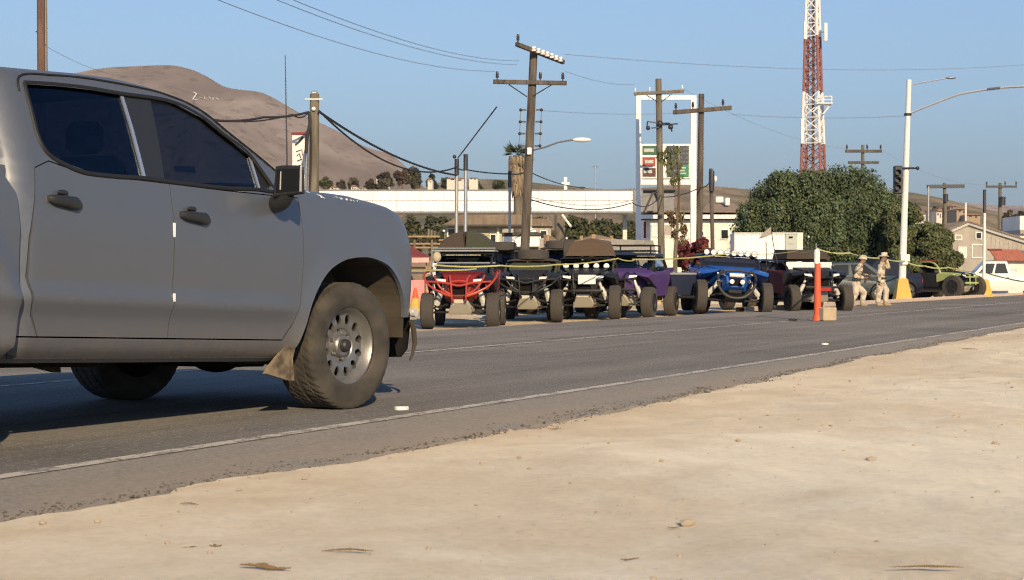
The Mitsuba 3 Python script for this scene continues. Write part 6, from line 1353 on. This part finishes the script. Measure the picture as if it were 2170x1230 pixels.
def person(label, px, Y, J, hat):
    at = frame([X(px, Y), Y, 0.0]); k = thing('person', label, 'person', 'soldiers beside the parked cars', at=at)
    A = lambda n: np.array(J[n], float)
    hd, fw = A('head'), np.array(J['face'], float); fw /= np.linalg.norm(fw); up = hd - A('neck'); up /= np.linalg.norm(up); sd = np.cross(up, fw)
    B = [bone(A('neck') - up * .02, hd - up * .06, .052, .058), m3.Manifold.batch_hull([ball(hd + up * .035, .086), ball(hd - up * .06 + fw * .035, .052), ball(hd + up * .04 - fw * .03, .084)])]
    B += [bone(hd - up * .005 + fw * .082, hd - up * .035 + fw * .100, .012, .017), bone(hd - up * .066 + fw * .078 - sd * .02, hd - up * .066 + fw * .078 + sd * .02, .013, .013)]
    for s in (-1, 1): B.append(bone(hd + sd * s * .084 + up * .02, hd + sd * s * .084 - up * .02, .016, .012))
    tor = [m3.Manifold.batch_hull([ball(A('chest') + A('across') * .14, .105), ball(A('chest') - A('across') * .14, .105), ball(A('waist') + A('across') * .08, .105), ball(A('waist') - A('across') * .08, .105)]),
           m3.Manifold.batch_hull([ball(A('waist') + A('across') * .08, .105), ball(A('waist') - A('across') * .08, .105), ball(A('hip') + A('across') * .09, .105), ball(A('hip') - A('across') * .09, .105)])]
    B += [bone(A('chest') + up * .1, A('neck'), .075, .052)] + tor
    limbs = []
    for s in ('l', 'r'):
        limbs += chain([A('sh' + s), A('el' + s), A('ha' + s)], [.062, .048, .036]) + chain([A('th' + s), A('kn' + s), A('an' + s)], [.092, .066, .050])
        h = A('ha' + s); d = h - A('el' + s); d /= np.linalg.norm(d); pd = np.cross(d, A('across')); pd /= np.linalg.norm(pd) + 1e-9; o = np.cross(pd, d)
        palm = [bone(h, h + d * .075 + o * u, .022, .020) for u in (-.025, 0, .025)]
        fing = []
        for i, u in enumerate((-.030, -.010, .010, .030)):
            b0 = h + d * .080 + o * u; L = (.062, .072, .068, .052)[i]; b1 = b0 + d * L * .5 + pd * .012; b2 = b1 + (d * .35 + pd * .8) * L * .55; fing += chain([b0, b1, b2], [.010, .009, .008])
        t0 = h + d * .03 - o * .032; fing += chain([t0, t0 + d * .03 - o * .025, t0 + d * .06 - o * .024 + pd * .015], [.012, .010, .009])
        B += palm + fing
    B += limbs
    part(k, 'body', finish(B, .025, 4), 'skin', True)
    C = [m3.Manifold.batch_hull([ball(A('chest') + A('across') * .15, .118), ball(A('chest') - A('across') * .15, .118), ball(A('waist') + A('across') * .09, .122), ball(A('waist') - A('across') * .09, .122)]), m3.Manifold.batch_hull([ball(A('waist') + A('across') * .09, .120), ball(A('waist') - A('across') * .09, .120), ball(A('hip') + A('across') * .10, .125), ball(A('hip') - A('across') * .10, .125)]), bone(A('chest') + up * .11, A('neck') - up * .02, .085, .066)]
    TR = [m3.Manifold.batch_hull([ball(A('hip') + A('across') * .10, .130), ball(A('hip') - A('across') * .10, .130), ball(A('hip') * .75 + A('waist') * .25 + A('across') * .09, .127), ball(A('hip') * .75 + A('waist') * .25 - A('across') * .09, .127)])]
    for s in ('l', 'r'):
        wr = A('el' + s) * .12 + A('ha' + s) * .88; C += chain([A('sh' + s), A('el' + s), wr], [.080, .064, .052]); an = A('kn' + s) * .22 + A('an' + s) * .78
        P_ = chain([A('hip') * .5 + A('th' + s) * .5, A('th' + s), A('kn' + s), an], [.115, .116, .088, .078]); TR += P_
    part(k, 'shirt', finish(C, .03, 5), 'camo', True); part(k, 'trousers', finish(TR, .03, 5), 'camo_pale', True)
    for s in ('l', 'r'):
        a = A('an' + s); toe = np.array(J['toe' + s], float); mid = a * .55 + toe * .45; part(k, 'boot', finish([bone(a + [0, 0, .10], a, .062, .056), bone(a, np.array([a[0], a[1], .045]), .056, .045), bone([a[0], a[1], .045], [mid[0], mid[1], .045], .045, .045), bone([mid[0], mid[1], .045], toe, .045, .038)], .03, 3), 'boots', True)
    bt = (A('waist') + A('hip')) / 2; part(k, 'belt', finish([m3.Manifold.batch_hull([ball(bt + A('across') * .10 + [0, 0, z], .128) for z in (-.0, .01)] + [ball(bt - A('across') * .10, .128)]).trim_by_plane([0, 0, 1], float(bt[2] - .035)).trim_by_plane([0, 0, -1], float(-bt[2] - .035))], .04, 0), 'vest')
    if J.get('vest'): part(k, 'vest', finish([m3.Manifold.batch_hull([ball(A('chest') + A('across') * .10 + fw * .045 - up * .03, .105), ball(A('chest') - A('across') * .10 + fw * .045 - up * .03, .105), ball(A('waist') + A('across') * .07 + fw * .05 + up * .05, .10), ball(A('waist') - A('across') * .07 + fw * .05 + up * .05, .10)])], .03, 4), 'vest', True)
    q = MB()
    for s in (-1, 1): q.ball(hd + fw * .078 + sd * s * .033 + up * .012, .0125, 1)
    part(k, 'eye', q, 'hair')
    part(k, 'hair', finish([m3.Manifold.batch_hull([ball(hd + up * .055 - fw * .03, .085), ball(hd + up * .05 + fw * .02, .083), ball(hd - fw * .06 - up * .02, .05)])], .03, 3), 'hair', True)
    R3 = np.stack([fw, sd, up], 1); q = MB()
    if hat == 'helmet': q.lathe([(.0, .155), (.05, .150), (.095, .118), (.120, .06), (.126, .02), (.118, .018), (.0, .03)], n=20)
    else: q.lathe([(0, .150), (.06, .148), (.094, .135), (.100, .06), (.160, .035), (.172, .018), (.165, .016), (.100, .045), (0, .05)], n=20)
    v, f = q.get(); part(k, 'helmet' if hat == 'helmet' else 'hat', (v @ R3.T + hd + up * .0, f), 'camo_pale', 50)
    return k, at
ac = [0.25, 1, 0]
ac = list(np.array(ac) / np.linalg.norm(ac))
k, at = person('soldier in sandy camouflage and helmet stepping forward bent, with a rifle', 1819, 47.9, dict(
    across=ac, face=[1, -.15, -.1], head=[.115, 0, 1.36], neck=[.075, 0, 1.24], chest=[.02, 0, 1.08], waist=[-.05, 0, .86], hip=[-.075, 0, .66],
    shl=[.06, .19, 1.12], ell=[.12, .24, .90], hal=[.30, .08, .90], shr=[-.02, -.19, 1.12], elr=[-.13, -.25, .88], har=[.10, -.20, .84],
    thl=[-.05, .10, .62], knl=[.19, .12, .40], anl=[.13, .12, .09], toel=[.26, .11, .042], thr=[-.09, -.10, .62], knr=[-.11, -.13, .36], anr=[-.25, -.12, .09], toer=[-.12, -.13, .04], vest=True), 'helmet')
q = MB().box([0, 0, 0], [.42, .045, .07], bev=.01).tube([[.2, 0, .01], [.50, 0, .012]], .012, 6).box([-.30, 0, -.02], [.22, .04, .10], bev=.015).box([.02, 0, -.10], [.06, .03, .17]).box([-.10, 0, -.07], [.04, .03, .10]).box([.02, 0, .055], [.12, .02, .03])
v, f = q.get(); c, s = math.cos(-.42), math.sin(-.42)
solo('rifle', (v @ np.array([[c, 0, -s], [0, 1, 0], [s, 0, c]]).T + [.20, -.16, .86], f), 'black_trim', 'dark rifle held low by the bent soldier', 'rifle', at=at)
k, at = person('soldier in sandy camouflage and wide hat standing with one hand raised to his face', 1868, 48.2, dict(
    across=ac, face=[1, -.3, 0], head=[.05, 0, 1.44], neck=[.02, 0, 1.30], chest=[.0, 0, 1.14], waist=[-.01, 0, .90], hip=[-.02, 0, .74],
    shl=[.03, .19, 1.19], ell=[.24, .17, 1.14], hal=[.16, .07, 1.36], shr=[-.02, -.19, 1.19], elr=[-.13, -.25, .96], har=[-.11, -.22, .74],
    thl=[.0, .10, .70], knl=[.17, .12, .47], anl=[.14, .12, .09], toel=[.28, .10, .042], thr=[-.05, -.10, .70], knr=[-.10, -.12, .40], anr=[-.14, -.12, .09], toer=[-.02, -.14, .04], vest=True), 'hat')
# ------------------------------------------------------------------ orange post, cone, tape
Y = 32.6; s = Y / FOC
k = thing('delineator_post', 'orange plastic post with a white top on a tan block, standing in the road', 'traffic post')
bz = 0.0; c = V(1733, 600, Y)
part(k, 'tube', MB().lathe([(.062, .10), (.072, .12), (.070, .55), (.064, .9), (.060, 1.13), (.059, 1.14)], [X(1732.5, Y), Y, 0], 'z', 18), 'orange_plastic', 40)
part(k, 'white_sleeve', MB().lathe([(.061, 1.13), (.062, 1.36), (.050, 1.40), (.02, 1.43), (0, 1.43)], [X(1731, Y), Y, 0], 'z', 18), 'white', 40)
part(k, 'pin', MB().cyl([X(1730, Y), Y, 1.42], [X(1729, Y), Y, 1.54], .012, n=6), 'galvanised')
part(k, 'base_block', MB().box([X(1750, Y), Y - .05, .132], [.30, .30, .262], rot=[[.94, -.34, 0], [.34, .94, 0], [0, 0, 1]], bev=.015), 'block_tan')
part(k, 'foot', MB().lathe([(.10, 0), (.10, .05), (.07, .12), (.0, .12)], [X(1732.5, Y), Y + .0, 0.001], 'z', 14), 'orange_plastic', 40)
Y = 45; zc = float(lot_z(X(880, Y), Y))
k = thing('traffic_cone', 'yellow traffic cone with an orange tip before the pink shop', 'traffic cone', at=frame([X(880, Y), Y, zc - .01]))
part(k, 'base', MB().box([0, 0, .02], [.40, .40, .04], bev=.01), 'yellow_base'); part(k, 'cone', MB().lathe([(.19, .04), (.17, .06), (.105, .36), (.09, .37)], n=18), 'yellow_base', 40); part(k, 'tip', MB().lathe([(.09, .37), (.045, .60), (.03, .66), (0, .66)], n=18), 'orange_plastic', 40)
Y = 33.2; zc = float(lot_z(X(920, Y), Y))
k = thing('tape_stand', 'white post with a round pale head left of the red buggy', 'post')
part(k, 'post', MB().tube([[X(917, Y), Y, zc], V(921, 560, Y)], .03, 8), 'pole_white', 40); part(k, 'lamp_head', MB().ball(V(926, 545, Y), .085, 2, (1, 1, 1.25)), 'cream_wall', 40); part(k, 'collar', MB().cyl(V(921, 566, Y), V(921, 558, Y), .05, n=10), 'white')
def tape(pts, label, w=.07, sag=.05):
    P = [np.asarray(p, float) for p in pts]; m = MB(); rr = np.random.default_rng(int(P[0][0] * 100) % 999)
    for a, b in zip(P[:-1], P[1:]):
        n = max(6, int(np.linalg.norm(b - a) / .22)); t = np.linspace(0, 1, n)[:, None]; c = a + (b - a) * t - np.array([0, 0, 1]) * sag * 4 * t * (1 - t)
        tw = np.cumsum(rr.normal(0, .22, n)); w_ = np.stack([0 * tw, np.sin(tw) * w / 2, np.cos(tw) * w / 2], -1)
        v = np.concatenate([c - w_, c + w_]); m.add(v, [[i, i + 1, n + i + 1, n + i] for i in range(n - 1)])
    solo('caution_tape', m, 'tape_yellow', label, 'tape', smooth=True)
tape([V(921, 562, 33.1), V(1060, 563, 33.0), V(1180, 561, 35.0), V(1310, 548, 36.5), V(1345, 552, 37.5)], 'yellow caution tape strung in front of the dark buggies at left', .03, .03)
tape([V(862, 573, 33.6), V(921, 572, 33.1), V(1010, 570, 33.0)], 'lower yellow tape ending at the red buggy', .03, .02)
tape([V(1340, 550, 37.5), V(1555, 536, 36), V(1690, 532, 33.6), V(1731, 527, 32.6)], 'thin pale tape running left from the orange post past the trailer', .03, .05)
tape([V(1731, 527, 32.6), V(1800, 536, 40), V(1870, 547, 52), V(1917, 553, 58.2)], 'yellow tape running right from the orange post to the lamp column', .045, .05)
tape([V(1917, 553, 58.2), V(1960, 564, 62), V(2010, 567, 66), V(2085, 577, 71.8), V(2190, 600, 66)], 'yellow tape running right from the lamp column to the white post', .055, .06)
Y = 31
solo('road_slab', MB().box([X(1703, Y), FOC * EYE / (681 - HOR), .02], [.16, .10, .04], bev=.012), 'black_trim', 'small dark flat block lying left of the orange post', 'slab')  # small dark box on the asphalt beside the post
# white letters of stones high on the hill
